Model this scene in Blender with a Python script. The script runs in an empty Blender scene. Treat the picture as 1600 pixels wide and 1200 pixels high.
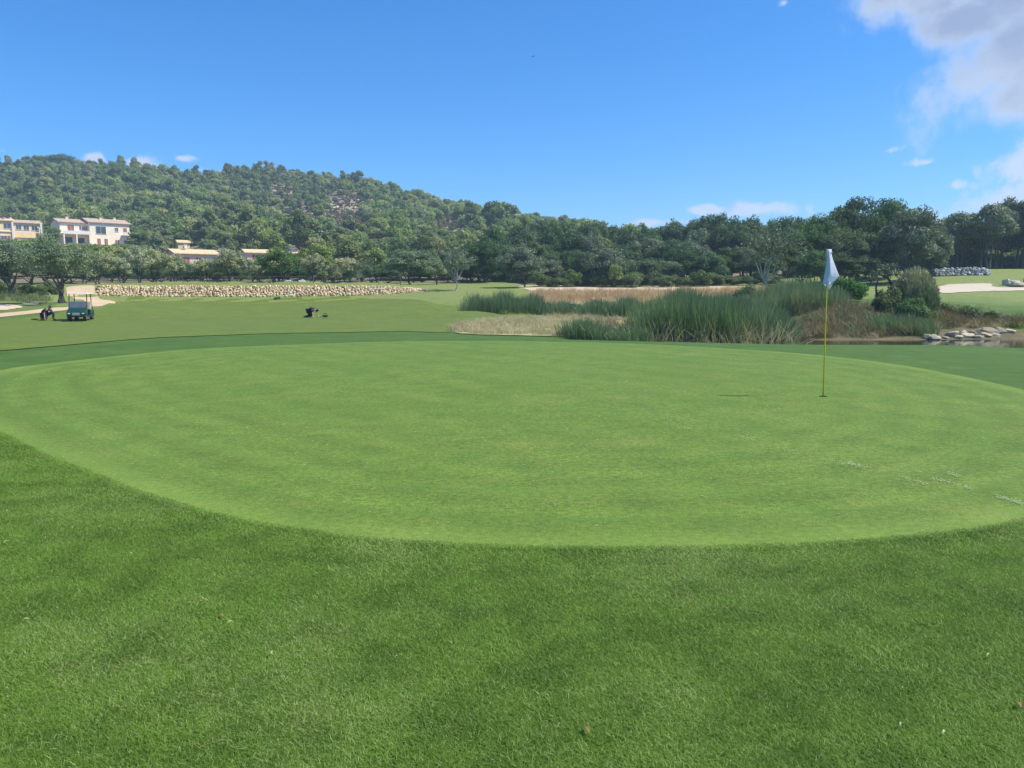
import bpy, math, random
import numpy as np
from mathutils import Vector, Matrix
from mathutils.geometry import delaunay_2d_cdt

# ------------------------------------------------------------------ camera, sky, sun, exposure
sc = bpy.context.scene
C = sc.collection
F_PX, CAM_H, HORIZON = 1208.0, 1.57, 450.0          # the 1600 px wide photograph
PITCH = math.atan((600.0 - HORIZON) / F_PX)
cam_d = bpy.data.cameras.new('camera')
cam = bpy.data.objects.new('camera', cam_d); C.objects.link(cam)
cam.location = (0, 0, CAM_H)
cam.rotation_euler = (math.pi / 2 - PITCH, 0, 0)
cam_d.sensor_width = 36.0
cam_d.lens = 36.0 * F_PX / 1600.0
cam_d.clip_start, cam_d.clip_end = 0.05, 9000
sc.camera = cam

SUN_AZ, SUN_EL = math.radians(93), math.radians(55)  # azimuth clockwise from +Y
HAZE = 0.00045
world = bpy.data.worlds.new('World'); sc.world = world
world.use_nodes = True
sc.view_settings.view_transform = 'Standard'
sc.view_settings.look = 'None'
sc.view_settings.gamma = 1.0
sc.view_settings.use_curve_mapping = False
sc.view_settings.exposure = 0.52
sun_d = bpy.data.lights.new('sun', 'SUN'); sun_d.energy = 4.6; sun_d.angle = math.radians(0.53)
sun_d.color = (1.0, 0.945, 0.845)
sun = bpy.data.objects.new('sun', sun_d); C.objects.link(sun)
S_DIR = Vector((math.sin(SUN_AZ) * math.cos(SUN_EL), math.cos(SUN_AZ) * math.cos(SUN_EL), math.sin(SUN_EL)))
sun.rotation_euler = S_DIR.to_track_quat('Z', 'Y').to_euler()
sun.location = (60, 10, 90)
sc.cycles.use_denoising = True
sc.cycles.max_bounces = 7
sc.cycles.diffuse_bounces = 4
sc.cycles.transmission_bounces = 4
sc.cycles.transparent_max_bounces = 4
sc.cycles.volume_bounces = 1
sc.cycles.caustics_reflective = False
sc.cycles.caustics_refractive = False

def raydir(px, py):
    u = (px - 800.0) / F_PX; v = (600.0 - py) / F_PX
    cp, sp = math.cos(PITCH), math.sin(PITCH)
    return np.array([u, cp + v * sp, -sp + v * cp])
def at(px, py, D):
    """the world point seen in the photo at (px,py) that is D metres ahead"""
    d = raydir(px, py); d = d * (D / d[1])
    return np.array([d[0], d[1], CAM_H + d[2]])

# ---- node helpers
class NT:
    def __init__(s, tree): s.t = tree; s.n = tree.nodes; s.l = tree.links; s.n.clear()
    def add(s, typ, **kw):
        n = s.n.new(typ)
        for k, v in kw.items():
            if k.startswith('i_'): n.inputs[k[2:].replace('_', ' ')].default_value = v
            else: setattr(n, k, v)
        return n
    def link(s, a, b): s.l.new(a, b)
    def val(s, x, sock):
        if isinstance(x, (int, float)): sock.default_value = x
        elif isinstance(x, (tuple, list)):
            sock.default_value = tuple(x) + ((1,) if len(x) == 3 and sock.type == 'RGBA' else ())
        else: s.l.new(x, sock)
    def math(s, op, a, b=None, c=None, clamp=False):
        n = s.n.new('ShaderNodeMath'); n.operation = op; n.use_clamp = clamp
        s.val(a, n.inputs[0])
        if b is not None: s.val(b, n.inputs[1])
        if c is not None: s.val(c, n.inputs[2])
        return n.outputs[0]
    def vmath(s, op, a, b=None, out=0):
        n = s.n.new('ShaderNodeVectorMath'); n.operation = op
        s.val(a, n.inputs[0])
        if b is not None: s.val(b, n.inputs[1])
        return n.outputs[out]
    def mix(s, f, a, b, blend='MIX'):
        n = s.n.new('ShaderNodeMix'); n.data_type = 'RGBA'; n.blend_type = blend
        s.val(f, n.inputs[0]); s.val(a, n.inputs[6]); s.val(b, n.inputs[7])
        return n.outputs[2]
    def noise(s, vec, scale, detail=3, rough=0.55, dist=0.0):
        n = s.n.new('ShaderNodeTexNoise'); n.inputs['Scale'].default_value = scale
        n.inputs['Detail'].default_value = detail; n.inputs['Roughness'].default_value = rough
        n.inputs['Distortion'].default_value = dist
        if vec is not None: s.l.new(vec, n.inputs['Vector'])
        return n.outputs['Fac']
    def ramp(s, f, lo, hi, a=0.0, b=1.0):
        n = s.n.new('ShaderNodeMapRange'); n.interpolation_type = 'SMOOTHSTEP'
        s.val(f, n.inputs[0]); s.val(lo, n.inputs[1]); s.val(hi, n.inputs[2]); s.val(a, n.inputs[3]); s.val(b, n.inputs[4])
        return n.outputs[0]

# ---- world: Nishita sky with clouds laid over it by direction
w = NT(world.node_tree)
out = w.add('ShaderNodeOutputWorld'); bg = w.add('ShaderNodeBackground')
sky = w.add('ShaderNodeTexSky'); sky.sky_type = 'NISHITA'; sky.sun_disc = False
sky.sun_elevation = SUN_EL; sky.sun_rotation = SUN_AZ
sky.altitude = 0; sky.air_density = 1.0; sky.dust_density = 0.3; sky.ozone_density = 3.0
SKY_STRENGTH = 0.104
bg.inputs[1].default_value = SKY_STRENGTH
tc = w.add('ShaderNodeTexCoord'); DIR = tc.outputs['Generated']
hs = w.add('ShaderNodeHueSaturation'); hs.inputs['Saturation'].default_value = 1.12; hs.inputs['Hue'].default_value = 0.497
w.link(w.mix(1.0, sky.outputs[0], (0.57, 0.85, 1.22), 'MULTIPLY'), hs.inputs['Color'])
def unit(px, py):
    d = raydir(px, py); return d / np.linalg.norm(d)
def blob(px, py, rx, ry, tilt=0.0):
    """soft elliptical patch of sky round one direction; radii in radians"""
    c = Vector(unit(px, py)); r = Vector((0, 0, 1)).cross(c); r = -r.normalized(); u = c.cross(r).normalized()
    if u.z < 0: u = -u
    r2 = r * math.cos(tilt) + u * math.sin(tilt); u2 = u * math.cos(tilt) - r * math.sin(tilt)
    a = w.vmath('DOT_PRODUCT', DIR, tuple(r2 / rx), out=1)
    b = w.vmath('DOT_PRODUCT', DIR, tuple(u2 / ry), out=1)
    f = w.vmath('DOT_PRODUCT', DIR, tuple(c), out=1)
    d = w.math('SQRT', w.math('ADD', w.math('MULTIPLY', a, a), w.math('MULTIPLY', b, b)))
    m = w.math('SUBTRACT', 1.0, d, clamp=False)
    m = w.math('MAXIMUM', m, -1.0)
    return w.math('MULTIPLY_ADD', w.math('GREATER_THAN', f, 0.2), w.math('ADD', m, 1.0), -1.0)
K = 1.0 / F_PX
big = None
for b in [(1650, -50, 220*K, 100*K, -0.10), (1610, 90, 110*K, 80*K, 0.2), (1440, -6, 115*K, 50*K, -0.35), (1590, 150, 72*K, 46*K, 0.3), (1500, 30, 80*K, 42*K, -0.2), (1900, 30, 300*K, 200*K, 0)]:
    q = blob(*b); big = q if big is None else w.math('MAXIMUM', big, q)
small = None
for b in [(1447, 254, 34*K, 9*K, 0), (1545, 318, 105*K, 34*K, 0.2), (1605, 252, 62*K, 34*K, 0.5), (1020, 348, 60*K, 7*K, 0),
          (1493, 290, 16*K, 10*K, 0), (1200, 326, 60*K, 14*K, 0), (225, 254, 46*K, 17*K, 0.3), (148, 246, 18*K, 9*K, 0), (40, 256, 42*K, 13*K, -0.2),
          (5, 236, 20*K, 10*K, 0), (288, 247, 20*K, 6*K, 0), (390, 270, 60*K, 6*K, 0), (1225, 4, 12*K, 8*K, 0), (1390, 235, 22*K, 7*K, 0.2), (1100, 328, 30*K, 8*K, 0)]:
    q = blob(*b); small = q if small is None else w.math('MAXIMUM', small, q)
n1 = w.noise(DIR, 7.0, 8, 0.62, 0.25)
n2 = w.noise(w.vmath('ADD', DIR, (3.1, 1.7, 0.4)), 22.0, 7, 0.62, 0.3)
fb = w.math('SUBTRACT', w.math('MULTIPLY_ADD', n1, 2.6, w.math('MULTIPLY', n2, 0.9)), 1.75)
fs = w.math('SUBTRACT', w.math('MULTIPLY', n2, 3.4), 1.7)
d_big = w.math('ADD', w.math('MULTIPLY', big, 1.25), fb)
d_small = w.math('ADD', w.math('MULTIPLY', small, 0.95), w.math('SUBTRACT', fs, 0.06))
a_big = w.ramp(d_big, -0.02, 0.85)
a_small = w.math('MULTIPLY', w.ramp(d_small, 0.0, 0.75), 0.85)
# brightness inside the big cloud: bright thin rims, blue-grey thick parts
thick = w.ramp(d_big, 0.22, 1.0)
thick2 = w.math('MULTIPLY', thick, w.ramp(w.noise(w.vmath('ADD', DIR, (0.3, 0.2, 5.0)), 6.0, 5, 0.55, 0.4), 0.36, 0.62, 0.35, 1.0), clamp=True)
W = 0.70 / SKY_STRENGTH
ccol = w.mix(thick2, (0.68*W, 0.77*W, 0.93*W), (0.33*W, 0.43*W, 0.66*W))
scol = (0.68*W, 0.77*W, 0.95*W)
col = w.mix(a_small, hs.outputs[0], scol)
col = w.mix(a_big, col, ccol)
w.link(col, bg.inputs[0]); w.link(bg.outputs[0], out.inputs[0])

# ------------------------------------------------------------------ helpers
rng = np.random.default_rng(7)
def tag(o, label=None, cat=None, group=None, kind=None):
    if label: o['label'] = label
    if cat: o['category'] = cat
    if group: o['group'] = group
    if kind: o['kind'] = kind
    return o
def link(o, parent=None):
    C.objects.link(o)
    if parent is not None: o.parent = parent
    return o
def empty(name, loc=(0, 0, 0), rz=0.0):
    o = bpy.data.objects.new(name, None); o.empty_display_size = 0.2
    o.location = loc; o.rotation_euler = (0, 0, rz); C.objects.link(o); return o
def mesh_np(name, V, Fs, smooth=False, mat=None, tint=None):
    """V (n,3); Fs: (m,k) int array or list of tuples"""
    me = bpy.data.meshes.new(name)
    V = np.asarray(V, dtype=np.float32)
    if isinstance(Fs, np.ndarray):
        m, k = Fs.shape
        me.vertices.add(len(V)); me.vertices.foreach_set('co', V.ravel())
        me.loops.add(m * k); me.loops.foreach_set('vertex_index', Fs.astype(np.int32).ravel())
        me.polygons.add(m)
        me.polygons.foreach_set('loop_start', np.arange(0, m * k, k, dtype=np.int32))
        me.polygons.foreach_set('loop_total', np.full(m, k, dtype=np.int32))
        me.update(calc_edges=True)
    else:
        me.from_pydata([tuple(map(float, v)) for v in V], [], [tuple(int(i) for i in f) for f in Fs]); me.update()
    if smooth: me.polygons.foreach_set('use_smooth', np.ones(len(me.polygons), dtype=bool))
    if tint is not None:
        a = me.attributes.new('tint', 'FLOAT', 'POINT'); a.data.foreach_set('value', np.asarray(tint, dtype=np.float32))
    if mat: me.materials.append(mat)
    return me
class MB:
    """collects boxes, tubes, lumps into one mesh"""
    def __init__(s): s.v = []; s.f = []; s.n = 0
    def raw(s, V, Fs):
        V = np.asarray(V, float).reshape(-1, 3)
        for f in Fs: s.f.append(tuple(i + s.n for i in f))
        s.v.append(V); s.n += len(V); return s
    def box(s, c, size, rz=0.0, taper=1.0, rx=0.0):
        x, y, z = [q / 2 for q in size]
        V = np.array([[-x,-y,-z],[x,-y,-z],[x,y,-z],[-x,y,-z],[-x*taper,-y*taper,z],[x*taper,-y*taper,z],[x*taper,y*taper,z],[-x*taper,y*taper,z]])
        R = np.array((Matrix.Rotation(rz, 3, 'Z') @ Matrix.Rotation(rx, 3, 'X')))
        V = V @ R.T + np.array(c)
        return s.raw(V, [(0,3,2,1),(4,5,6,7),(0,1,5,4),(1,2,6,5),(2,3,7,6),(3,0,4,7)])
    def tube(s, pts, radii, n=8, cap=True):
        pts = [Vector(p) for p in pts]
        if not hasattr(radii, '__len__'): radii = [radii] * len(pts)
        V = []; up = None
        for i, p in enumerate(pts):
            t = (pts[min(i + 1, len(pts) - 1)] - pts[max(i - 1, 0)])
            t = t.normalized() if t.length > 1e-9 else Vector((0, 0, 1))
            if up is None: up = Vector((1, 0, 0)) if abs(t.x) < 0.9 else Vector((0, 1, 0))
            a = (up - t * up.dot(t)).normalized(); b = t.cross(a); up = a
            for k in range(n):
                q = 2 * math.pi * k / n
                V.append(p + (a * math.cos(q) + b * math.sin(q)) * radii[i])
        Fs = []
        for i in range(len(pts) - 1):
            for k in range(n):
                k2 = (k + 1) % n
                Fs.append((i*n+k, i*n+k2, (i+1)*n+k2, (i+1)*n+k))
        if cap: Fs.append(tuple(range(n))[::-1]); Fs.append(tuple(range((len(pts)-1)*n, len(pts)*n)))
        return s.raw([tuple(v) for v in V], Fs)
    def prism(s, prof, y0, y1):
        """profile in (x,z), extruded along y"""
        n = len(prof)
        V = [(x, y0, z) for x, z in prof] + [(x, y1, z) for x, z in prof]
        Fs = [tuple(range(n)), tuple(range(2*n-1, n-1, -1))]
        for i in range(n): Fs.append((i, i + n, (i+1) % n + n, (i+1) % n))
        return s.raw(V, Fs)
    def lump(s, c, size, r, rough=0.22, rz=0.0):
        V, Fs = ICO
        V = V * (1 + rough * (r.random((len(V), 1)) * 2 - 1))
        V = V * np.array(size) / 2
        R = np.array(Matrix.Rotation(rz, 3, 'Z') @ Matrix.Rotation(r.uniform(-.4, .4), 3, 'X'))
        return s.raw(V @ R.T + np.array(c), Fs)
    def mesh(s, name, mat, smooth=False):
        V = np.concatenate(s.v) if s.v else np.zeros((0, 3))
        return mesh_np(name, V, s.f, smooth, mat)
    def build(s, name, mat, parent=None, smooth=False, bevel=0.0, loc=None):
        o = bpy.data.objects.new(name, s.mesh(name, mat, smooth)); link(o, parent)
        if loc is not None: o.location = loc
        if bevel:
            b = o.modifiers.new('bevel', 'BEVEL'); b.width = bevel; b.segments = 2; b.limit_method = 'ANGLE'
        return o
import bmesh as _bm
def _ico(sub):
    bm = _bm.new(); _bm.ops.create_icosphere(bm, subdivisions=sub, radius=1.0)
    V = np.array([v.co[:] for v in bm.verts]); Fs = [tuple(v.index for v in f.verts) for f in bm.faces]
    bm.free(); return V, Fs
ICO = _ico(1); ICO2 = _ico(2)

# ------------------------------------------------------------------ materials
def new_mat(name):
    m = bpy.data.materials.new(name); m.use_nodes = True
    t = NT(m.node_tree); o = t.add('ShaderNodeOutputMaterial'); b = t.add('ShaderNodeBsdfPrincipled')
    t.link(b.outputs[0], o.inputs[0]); b.inputs['Specular IOR Level'].default_value = 0.25
    return m, t, b, o
def plain(name, col, rough=0.6, metal=0.0, var=0.12, scale=6.0, spec=0.4, bump=0.0):
    m, t, b, o = new_mat(name)
    g = t.add('ShaderNodeTexCoord').outputs['Object']
    n = t.noise(g, scale, 4)
    lo = tuple(c * (1 - var) for c in col); hi = tuple(min(1, c * (1 + var)) for c in col)
    t.link(t.mix(t.ramp(n, 0.3, 0.7), lo, hi), b.inputs['Base Color'])
    b.inputs['Roughness'].default_value = rough; b.inputs['Metallic'].default_value = metal
    b.inputs['Specular IOR Level'].default_value = spec
    if bump:
        bp = t.add('ShaderNodeBump'); bp.inputs['Strength'].default_value = bump; bp.inputs['Distance'].default_value = 0.02
        t.link(n, bp.inputs['Height']); t.link(bp.outputs[0], b.inputs['Normal'])
    return m
def foliage(name, c0, c1, transl=0.4, objvar=0.35, c2=None, rough=0.55):
    """leaves: colour differs leaf by leaf (tint) and plant by plant"""
    m, t, b, o = new_mat(name)
    at_ = t.add('ShaderNodeAttribute'); at_.attribute_name = 'tint'
    oi = t.add('ShaderNodeObjectInfo')
    col = t.mix(at_.outputs['Fac'], c0, c1)
    if c2: col = t.mix(t.ramp(oi.outputs['Random'], 0.55, 1.0), col, c2)
    h = t.add('ShaderNodeHueSaturation')
    t.link(col, h.inputs['Color'])
    t.link(t.math('MULTIPLY_ADD', oi.outputs['Random'], objvar, 1 - objvar / 2), h.inputs['Value'])
    r2 = t.math('FRACT', t.math('MULTIPLY', oi.outputs['Random'], 7.31))
    t.link(t.math('MULTIPLY_ADD', r2, 0.035, 0.4825), h.inputs['Hue'])
    r3 = t.math('FRACT', t.math('MULTIPLY', oi.outputs['Random'], 13.7))
    t.link(t.math('MULTIPLY_ADD', r3, 0.3, 0.85), h.inputs['Saturation'])
    t.link(h.outputs[0], b.inputs['Base Color']); b.inputs['Roughness'].default_value = rough
    b.inputs['Specular IOR Level'].default_value = 0.3
    tr = t.add('ShaderNodeBsdfTranslucent'); t.link(t.mix(1.0, h.outputs[0], (1.3, 1.35, 0.7), 'MULTIPLY'), tr.inputs['Color'])
    mx = t.add('ShaderNodeMixShader'); mx.inputs[0].default_value = transl
    t.link(b.outputs[0], mx.inputs[1]); t.link(tr.outputs[0], mx.inputs[2]); t.link(mx.outputs[0], o.inputs[0])
    return m
def bark(name, c0, c1, scale=5.0):
    m, t, b, o = new_mat(name)
    g = t.add('ShaderNodeTexCoord').outputs['Object']
    mp = t.add('ShaderNodeMapping'); mp.inputs['Scale'].default_value = (1, 1, 0.3); t.link(g, mp.inputs[0])
    n = t.noise(mp.outputs[0], scale, 6, 0.65, 0.6)
    t.link(t.mix(t.ramp(n, 0.35, 0.65), c0, c1), b.inputs['Base Color']); b.inputs['Roughness'].default_value = 0.9
    bp = t.add('ShaderNodeBump'); bp.inputs['Strength'].default_value = 0.8; bp.inputs['Distance'].default_value = 0.06
    t.link(n, bp.inputs['Height']); t.link(bp.outputs[0], b.inputs['Normal'])
    return m
M_OAK = foliage('oak_leaves', (0.048, 0.088, 0.037), (0.105, 0.191, 0.072), 0.42, 0.45, (0.092, 0.140, 0.068))
M_PINE = foliage('pine_needles', (0.105, 0.147, 0.054), (0.203, 0.270, 0.093), 0.42, 0.4, (0.173, 0.192, 0.090))
M_YPINE = foliage('bright_pine_needles', (0.142, 0.203, 0.051), (0.270, 0.344, 0.095), 0.35, 0.25)
M_OLIVE = foliage('olive_leaves', (0.216, 0.235, 0.127), (0.492, 0.511, 0.288), 0.2, 0.3, rough=0.45)
M_DOLIVE = foliage('wild_olive_leaves', (0.099, 0.131, 0.074), (0.213, 0.266, 0.156), 0.2, 0.25)
M_CAROB = foliage('carob_leaves', (0.084, 0.161, 0.042), (0.168, 0.294, 0.077), 0.42, 0.1)
M_SHRUB = foliage('shrub_leaves', (0.079, 0.126, 0.047), (0.173, 0.236, 0.088), 0.42, 0.35)
M_BSHRUB = foliage('fresh_shrub_leaves', (0.056, 0.133, 0.031), (0.126, 0.259, 0.059), 0.42, 0.15)
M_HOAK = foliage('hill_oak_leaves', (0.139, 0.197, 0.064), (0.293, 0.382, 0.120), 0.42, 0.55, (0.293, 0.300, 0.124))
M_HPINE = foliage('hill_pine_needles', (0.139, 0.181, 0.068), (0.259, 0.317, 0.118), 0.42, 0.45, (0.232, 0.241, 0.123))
M_REED = foliage('reed_blades', (0.075, 0.121, 0.063), (0.156, 0.232, 0.128), 0.42, 0.2, rough=0.4)
M_REED2 = foliage('pale_reed_blades', (0.130, 0.163, 0.098), (0.227, 0.267, 0.156), 0.42, 0.15, rough=0.4)
M_DRY = foliage('dry_straw', (0.285, 0.243, 0.154), (0.495, 0.444, 0.309), 0.3, 0.3)
M_RUST = foliage('rusty_grass', (0.361, 0.252, 0.159), (0.621, 0.453, 0.298), 0.3, 0.2)
M_BROWN = foliage('brown_scrub', (0.124, 0.098, 0.052), (0.286, 0.221, 0.117), 0.25, 0.4, (0.104, 0.137, 0.055))
M_FLOWER = foliage('yellow_flowers', (0.100, 0.140, 0.020), (0.480, 0.400, 0.030), 0.3, 0.3)
M_BOUG = foliage('purple_flowers', (0.090, 0.035, 0.060), (0.200, 0.060, 0.130), 0.3, 0.1)
M_BARK = bark('dark_bark', (0.055, 0.047, 0.040), (0.150, 0.130, 0.110))
M_BARK2 = bark('grey_bark', (0.130, 0.115, 0.100), (0.300, 0.275, 0.245))
M_PBARK = bark('pale_bark', (0.280, 0.250, 0.215), (0.560, 0.520, 0.460))
def stone_mat(name, cols, scale=1.6):
    m, t, b, o = new_mat(name)
    g = t.add('ShaderNodeTexCoord').outputs['Object']
    at_ = t.add('ShaderNodeAttribute'); at_.attribute_name = 'tint'
    n = t.noise(g, scale * 6, 5, 0.6)
    cr = t.add('ShaderNodeValToRGB'); cr.color_ramp.interpolation = 'LINEAR'
    e = cr.color_ramp.elements
    e[0].color = cols[0] + (1,); e[0].position = 0
    e[1].color = cols[-1] + (1,); e[1].position = 1
    for i, c in enumerate(cols[1:-1]):
        q = e.new((i + 1) / (len(cols) - 1)); q.color = c + (1,)
    t.link(t.math('MULTIPLY_ADD', n, 0.4, t.math('SUBTRACT', at_.outputs['Fac'], 0.2), clamp=True), cr.inputs[0])
    t.link(cr.outputs[0], b.inputs['Base Color']); b.inputs['Roughness'].default_value = 0.9
    bp = t.add('ShaderNodeBump'); bp.inputs['Strength'].default_value = 0.5; bp.inputs['Distance'].default_value = 0.03
    t.link(n, bp.inputs['Height']); t.link(bp.outputs[0], b.inputs['Normal'])
    return m
M_WSTONE = stone_mat('ochre_stone', [(0.298, 0.197, 0.112), (0.576, 0.394, 0.215), (0.696, 0.542, 0.310), (0.457, 0.375, 0.249), (0.716, 0.611, 0.396)])
M_GSTONE = stone_mat('grey_stone', [(0.16, 0.16, 0.16), (0.36, 0.36, 0.35), (0.56, 0.56, 0.54)])
M_LIME = stone_mat('pale_limestone', [(0.258, 0.210, 0.144), (0.396, 0.336, 0.228), (0.516, 0.445, 0.312)])

# ---- turf and soils (all by world position, so neighbouring sheets agree)
def turf(name, base, dark, light, straw, grain=1.0, straw_amt=0.5, edge=False, bump=0.5, far=None):
    m, t, b, o = new_mat(name)
    P = t.add('ShaderNodeNewGeometry').outputs['Position']
    big_ = t.noise(P, 0.45, 4, 0.55, 0.3); mid = t.noise(P, 2.6, 4, 0.6); fine = t.noise(P, 38 * grain, 4, 0.7); vf = t.noise(P, 210 * grain, 2, 0.7)
    c = t.mix(t.ramp(big_, 0.32, 0.68), base, light)
    c = t.mix(t.math('MULTIPLY', t.ramp(mid, 0.40, 0.70), 0.8), c, dark)
    s_ = t.math('MULTIPLY', t.ramp(t.noise(t.vmath('ADD', P, (7, 3, 0)), 0.9, 5, 0.65), 0.50, 0.74), straw_amt)
    c = t.mix(s_, c, straw)
    if far:
        fcol, r0, r1 = far
        d = t.vmath('LENGTH', t.vmath('MULTIPLY', P, (1, 1, 0)), out=1)
        c = t.mix(t.ramp(t.math('ADD', d, t.math('MULTIPLY', t.math('SUBTRACT', big_, 0.5), 16)), r0, r1), c, t.mix(t.ramp(mid, 0.35, 0.7), fcol, tuple(q * 1.25 for q in fcol)))
    v = t.math('ADD', t.math('MULTIPLY', fine, 0.5), t.math('MULTIPLY', vf, 0.7))
    c = t.mix(1.0, c, t.mix(t.ramp(v, 0.42, 0.80), (0.52, 0.55, 0.50), (1.52, 1.46, 1.38)), 'MULTIPLY')
    if edge:
        a_ = t.add('ShaderNodeAttribute'); a_.attribute_name = 'tint'
        # the clean-up laps mown round the edge leave slightly paler rings
        wv = t.math('MULTIPLY', t.ramp(a_.outputs['Fac'], 0.0, 0.75, 1.0, 0.0), t.math('MULTIPLY_ADD', mid, 0.5, 0.1))
        c = t.mix(wv, c, tuple(q * 1.22 for q in light))
        ring = t.math('MULTIPLY', t.ramp(t.math('ABSOLUTE', t.math('SUBTRACT', a_.outputs['Fac'], 0.62)), 0.0, 0.10, 0.42, 0.0), 1.0)
        ring = t.math('ADD', ring, t.ramp(t.math('ABSOLUTE', t.math('SUBTRACT', a_.outputs['Fac'], 1.30)), 0.0, 0.16, 0.30, 0.0))
        c = t.mix(ring, c, dark)
        # faint passes of the mower, following the edge and fading inwards
        wave = t.math('SINE', t.math('MULTIPLY', a_.outputs['Fac'], 10.5))
        lap = t.math('MULTIPLY', t.math('MULTIPLY', wave, t.ramp(a_.outputs['Fac'], 0.8, 4.5, 0.075, 0.0)), 1.0)
        sx = t.vmath('DOT_PRODUCT', P, (0.80, 0.60, 0.0), out=1)
        stripe = t.math('MULTIPLY', t.math('SINE', t.math('MULTIPLY', sx, 5.7)), 0.035)
        f_ = t.math('ADD', 1.0, t.math('ADD', lap, stripe))
        cmb = t.add('ShaderNodeCombineColor'); t.link(f_, cmb.inputs[0]); t.link(f_, cmb.inputs[1]); t.link(f_, cmb.inputs[2])
        c = t.mix(1.0, c, cmb.outputs[0], 'MULTIPLY')
    t.link(c, b.inputs['Base Color']); b.inputs['Roughness'].default_value = 0.75
    b.inputs['Specular IOR Level'].default_value = 0.12
    b.inputs['Sheen Weight'].default_value = 0.04; b.inputs['Sheen Roughness'].default_value = 0.4
    b.inputs['Sheen Tint'].default_value = (0.62, 0.85, 0.36, 1)
    bp = t.add('ShaderNodeBump'); bp.inputs['Strength'].default_value = bump; bp.inputs['Distance'].default_value = 0.008
    t.link(v, bp.inputs['Height']); t.link(bp.outputs[0], b.inputs['Normal'])
    return m
M_GREEN = turf('green_turf', (0.109, 0.178, 0.027), (0.088, 0.156, 0.025), (0.129, 0.196, 0.034), (0.167, 0.204, 0.043), 0.5, 0.7, True, 0.5)
M_COLLAR = turf('collar_turf', (0.060, 0.119, 0.018), (0.049, 0.100, 0.015), (0.078, 0.139, 0.023), (0.130, 0.176, 0.047), 1.0, 0.5, False, 0.5,
                far=((0.170, 0.205, 0.062), 62, 84))
M_FAIR = turf('fairway_turf', (0.108, 0.157, 0.025), (0.090, 0.135, 0.022), (0.138, 0.177, 0.030), (0.188, 0.181, 0.043), 0.6, 0.55, False, 0.3)
M_BAND = turf('apron_band_turf', (0.078, 0.165, 0.052), (0.062, 0.140, 0.046), (0.098, 0.188, 0.062), (0.120, 0.180, 0.065), 0.8, 0.3, False, 0.4)  # bluer green of the mown band between green and fairway
def soil(name, c0, c1, c2, scale=1.0, bump=0.4):
    m, t, b, o = new_mat(name)
    P = t.add('ShaderNodeNewGeometry').outputs['Position']
    a_ = t.noise(P, 0.7 * scale, 5, 0.6, 0.5); f_ = t.noise(P, 9 * scale, 5, 0.7)
    c = t.mix(t.ramp(a_, 0.35, 0.65), c0, c1); c = t.mix(t.ramp(f_, 0.42, 0.75), c, c2)
    t.link(c, b.inputs['Base Color']); b.inputs['Roughness'].default_value = 0.95; b.inputs['Specular IOR Level'].default_value = 0.1
    bp = t.add('ShaderNodeBump'); bp.inputs['Strength'].default_value = bump; bp.inputs['Distance'].default_value = 0.05
    t.link(f_, bp.inputs['Height']); t.link(bp.outputs[0], b.inputs['Normal'])
    return m
M_PATH = soil('sandy_path', (0.50, 0.36, 0.22), (0.56, 0.43, 0.28), (0.44, 0.32, 0.20), 0.8, 0.2)
M_SAND = soil('bunker_sand', (0.504, 0.432, 0.328), (0.554, 0.481, 0.368), (0.454, 0.382, 0.288), 0.8, 0.2)
M_SAND2 = soil('far_sand', (0.55, 0.44, 0.30), (0.60, 0.50, 0.36), (0.42, 0.33, 0.20), 0.8, 0.2)
M_DRYG = soil('dry_turf', (0.403, 0.366, 0.182), (0.268, 0.299, 0.122), (0.512, 0.439, 0.262), 1.2)
M_BANK = soil('brown_bank', (0.144, 0.112, 0.060), (0.088, 0.088, 0.040), (0.208, 0.160, 0.096), 1.0)
M_RUSTG = soil('rusty_meadow', (0.413, 0.294, 0.182), (0.350, 0.336, 0.182), (0.525, 0.420, 0.280), 0.9)
M_HILL = soil('hill_soil', (0.110, 0.100, 0.055), (0.200, 0.165, 0.100), (0.300, 0.260, 0.190), 0.25, 0.6)
M_BARE = soil('bare_hill_soil', (0.360, 0.270, 0.170), (0.280, 0.215, 0.130), (0.460, 0.380, 0.270), 0.25, 0.6)
M_MUD = soil('pond_mud', (0.10, 0.09, 0.05), (0.08, 0.07, 0.04), (0.14, 0.12, 0.07), 1.0)

# ------------------------------------------------------------------ terrain height
ctrl = []
def cz(px, D, z): p = at(px, 500, D); ctrl.append((p[0], p[1], z))
def cp(px, *pairs):
    for py, D in pairs: p = at(px, py, D); ctrl.append(tuple(p))
for th in np.radians([-180, -140, -100, -70, -50, -38, -25, -12, 0, 12, 25, 38, 50, 70, 100, 140, 180]):
    for r in (0.6, 1.5, 3, 6, 10, 14):
        ctrl.append((r * math.sin(th), r * math.cos(th), 0.0))
for px in (-250, 0, 100, 200): cp(px, (548, 19), (520, 33), (502, 53), (487, 60))
for px in (-250, -100, 0): cp(px, (474, 66), (462, 78), (449, 95), (441, 115), (432, 140))
cp(100, (473, 66), (462, 78), (448, 93), (446, 100), (441, 115), (432, 140))
WALL_TOP = {150: 447, 200: 447, 250: 447, 300: 447, 350: 447, 400: 447, 450: 447, 500: 447, 550: 447, 600: 447.5, 635: 449, 665: 453}
WALL_BASE = {150: 461.5, 200: 463.5, 250: 464, 300: 464, 350: 464, 400: 464, 450: 464, 500: 463.5, 550: 462.5, 600: 460.5, 635: 458, 665: 455}
for px in WALL_TOP: cp(px, (WALL_BASE[px], 91.2), (WALL_TOP[px] + 0.6, 93.2), (445, 101))
for px in (200, 300, 400, 500): cp(px, (478, 78))
cp(300, (532, 24), (520, 33), (505, 50), (492, 65)); cp(400, (526, 28), (508, 46), (495, 64))
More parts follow.
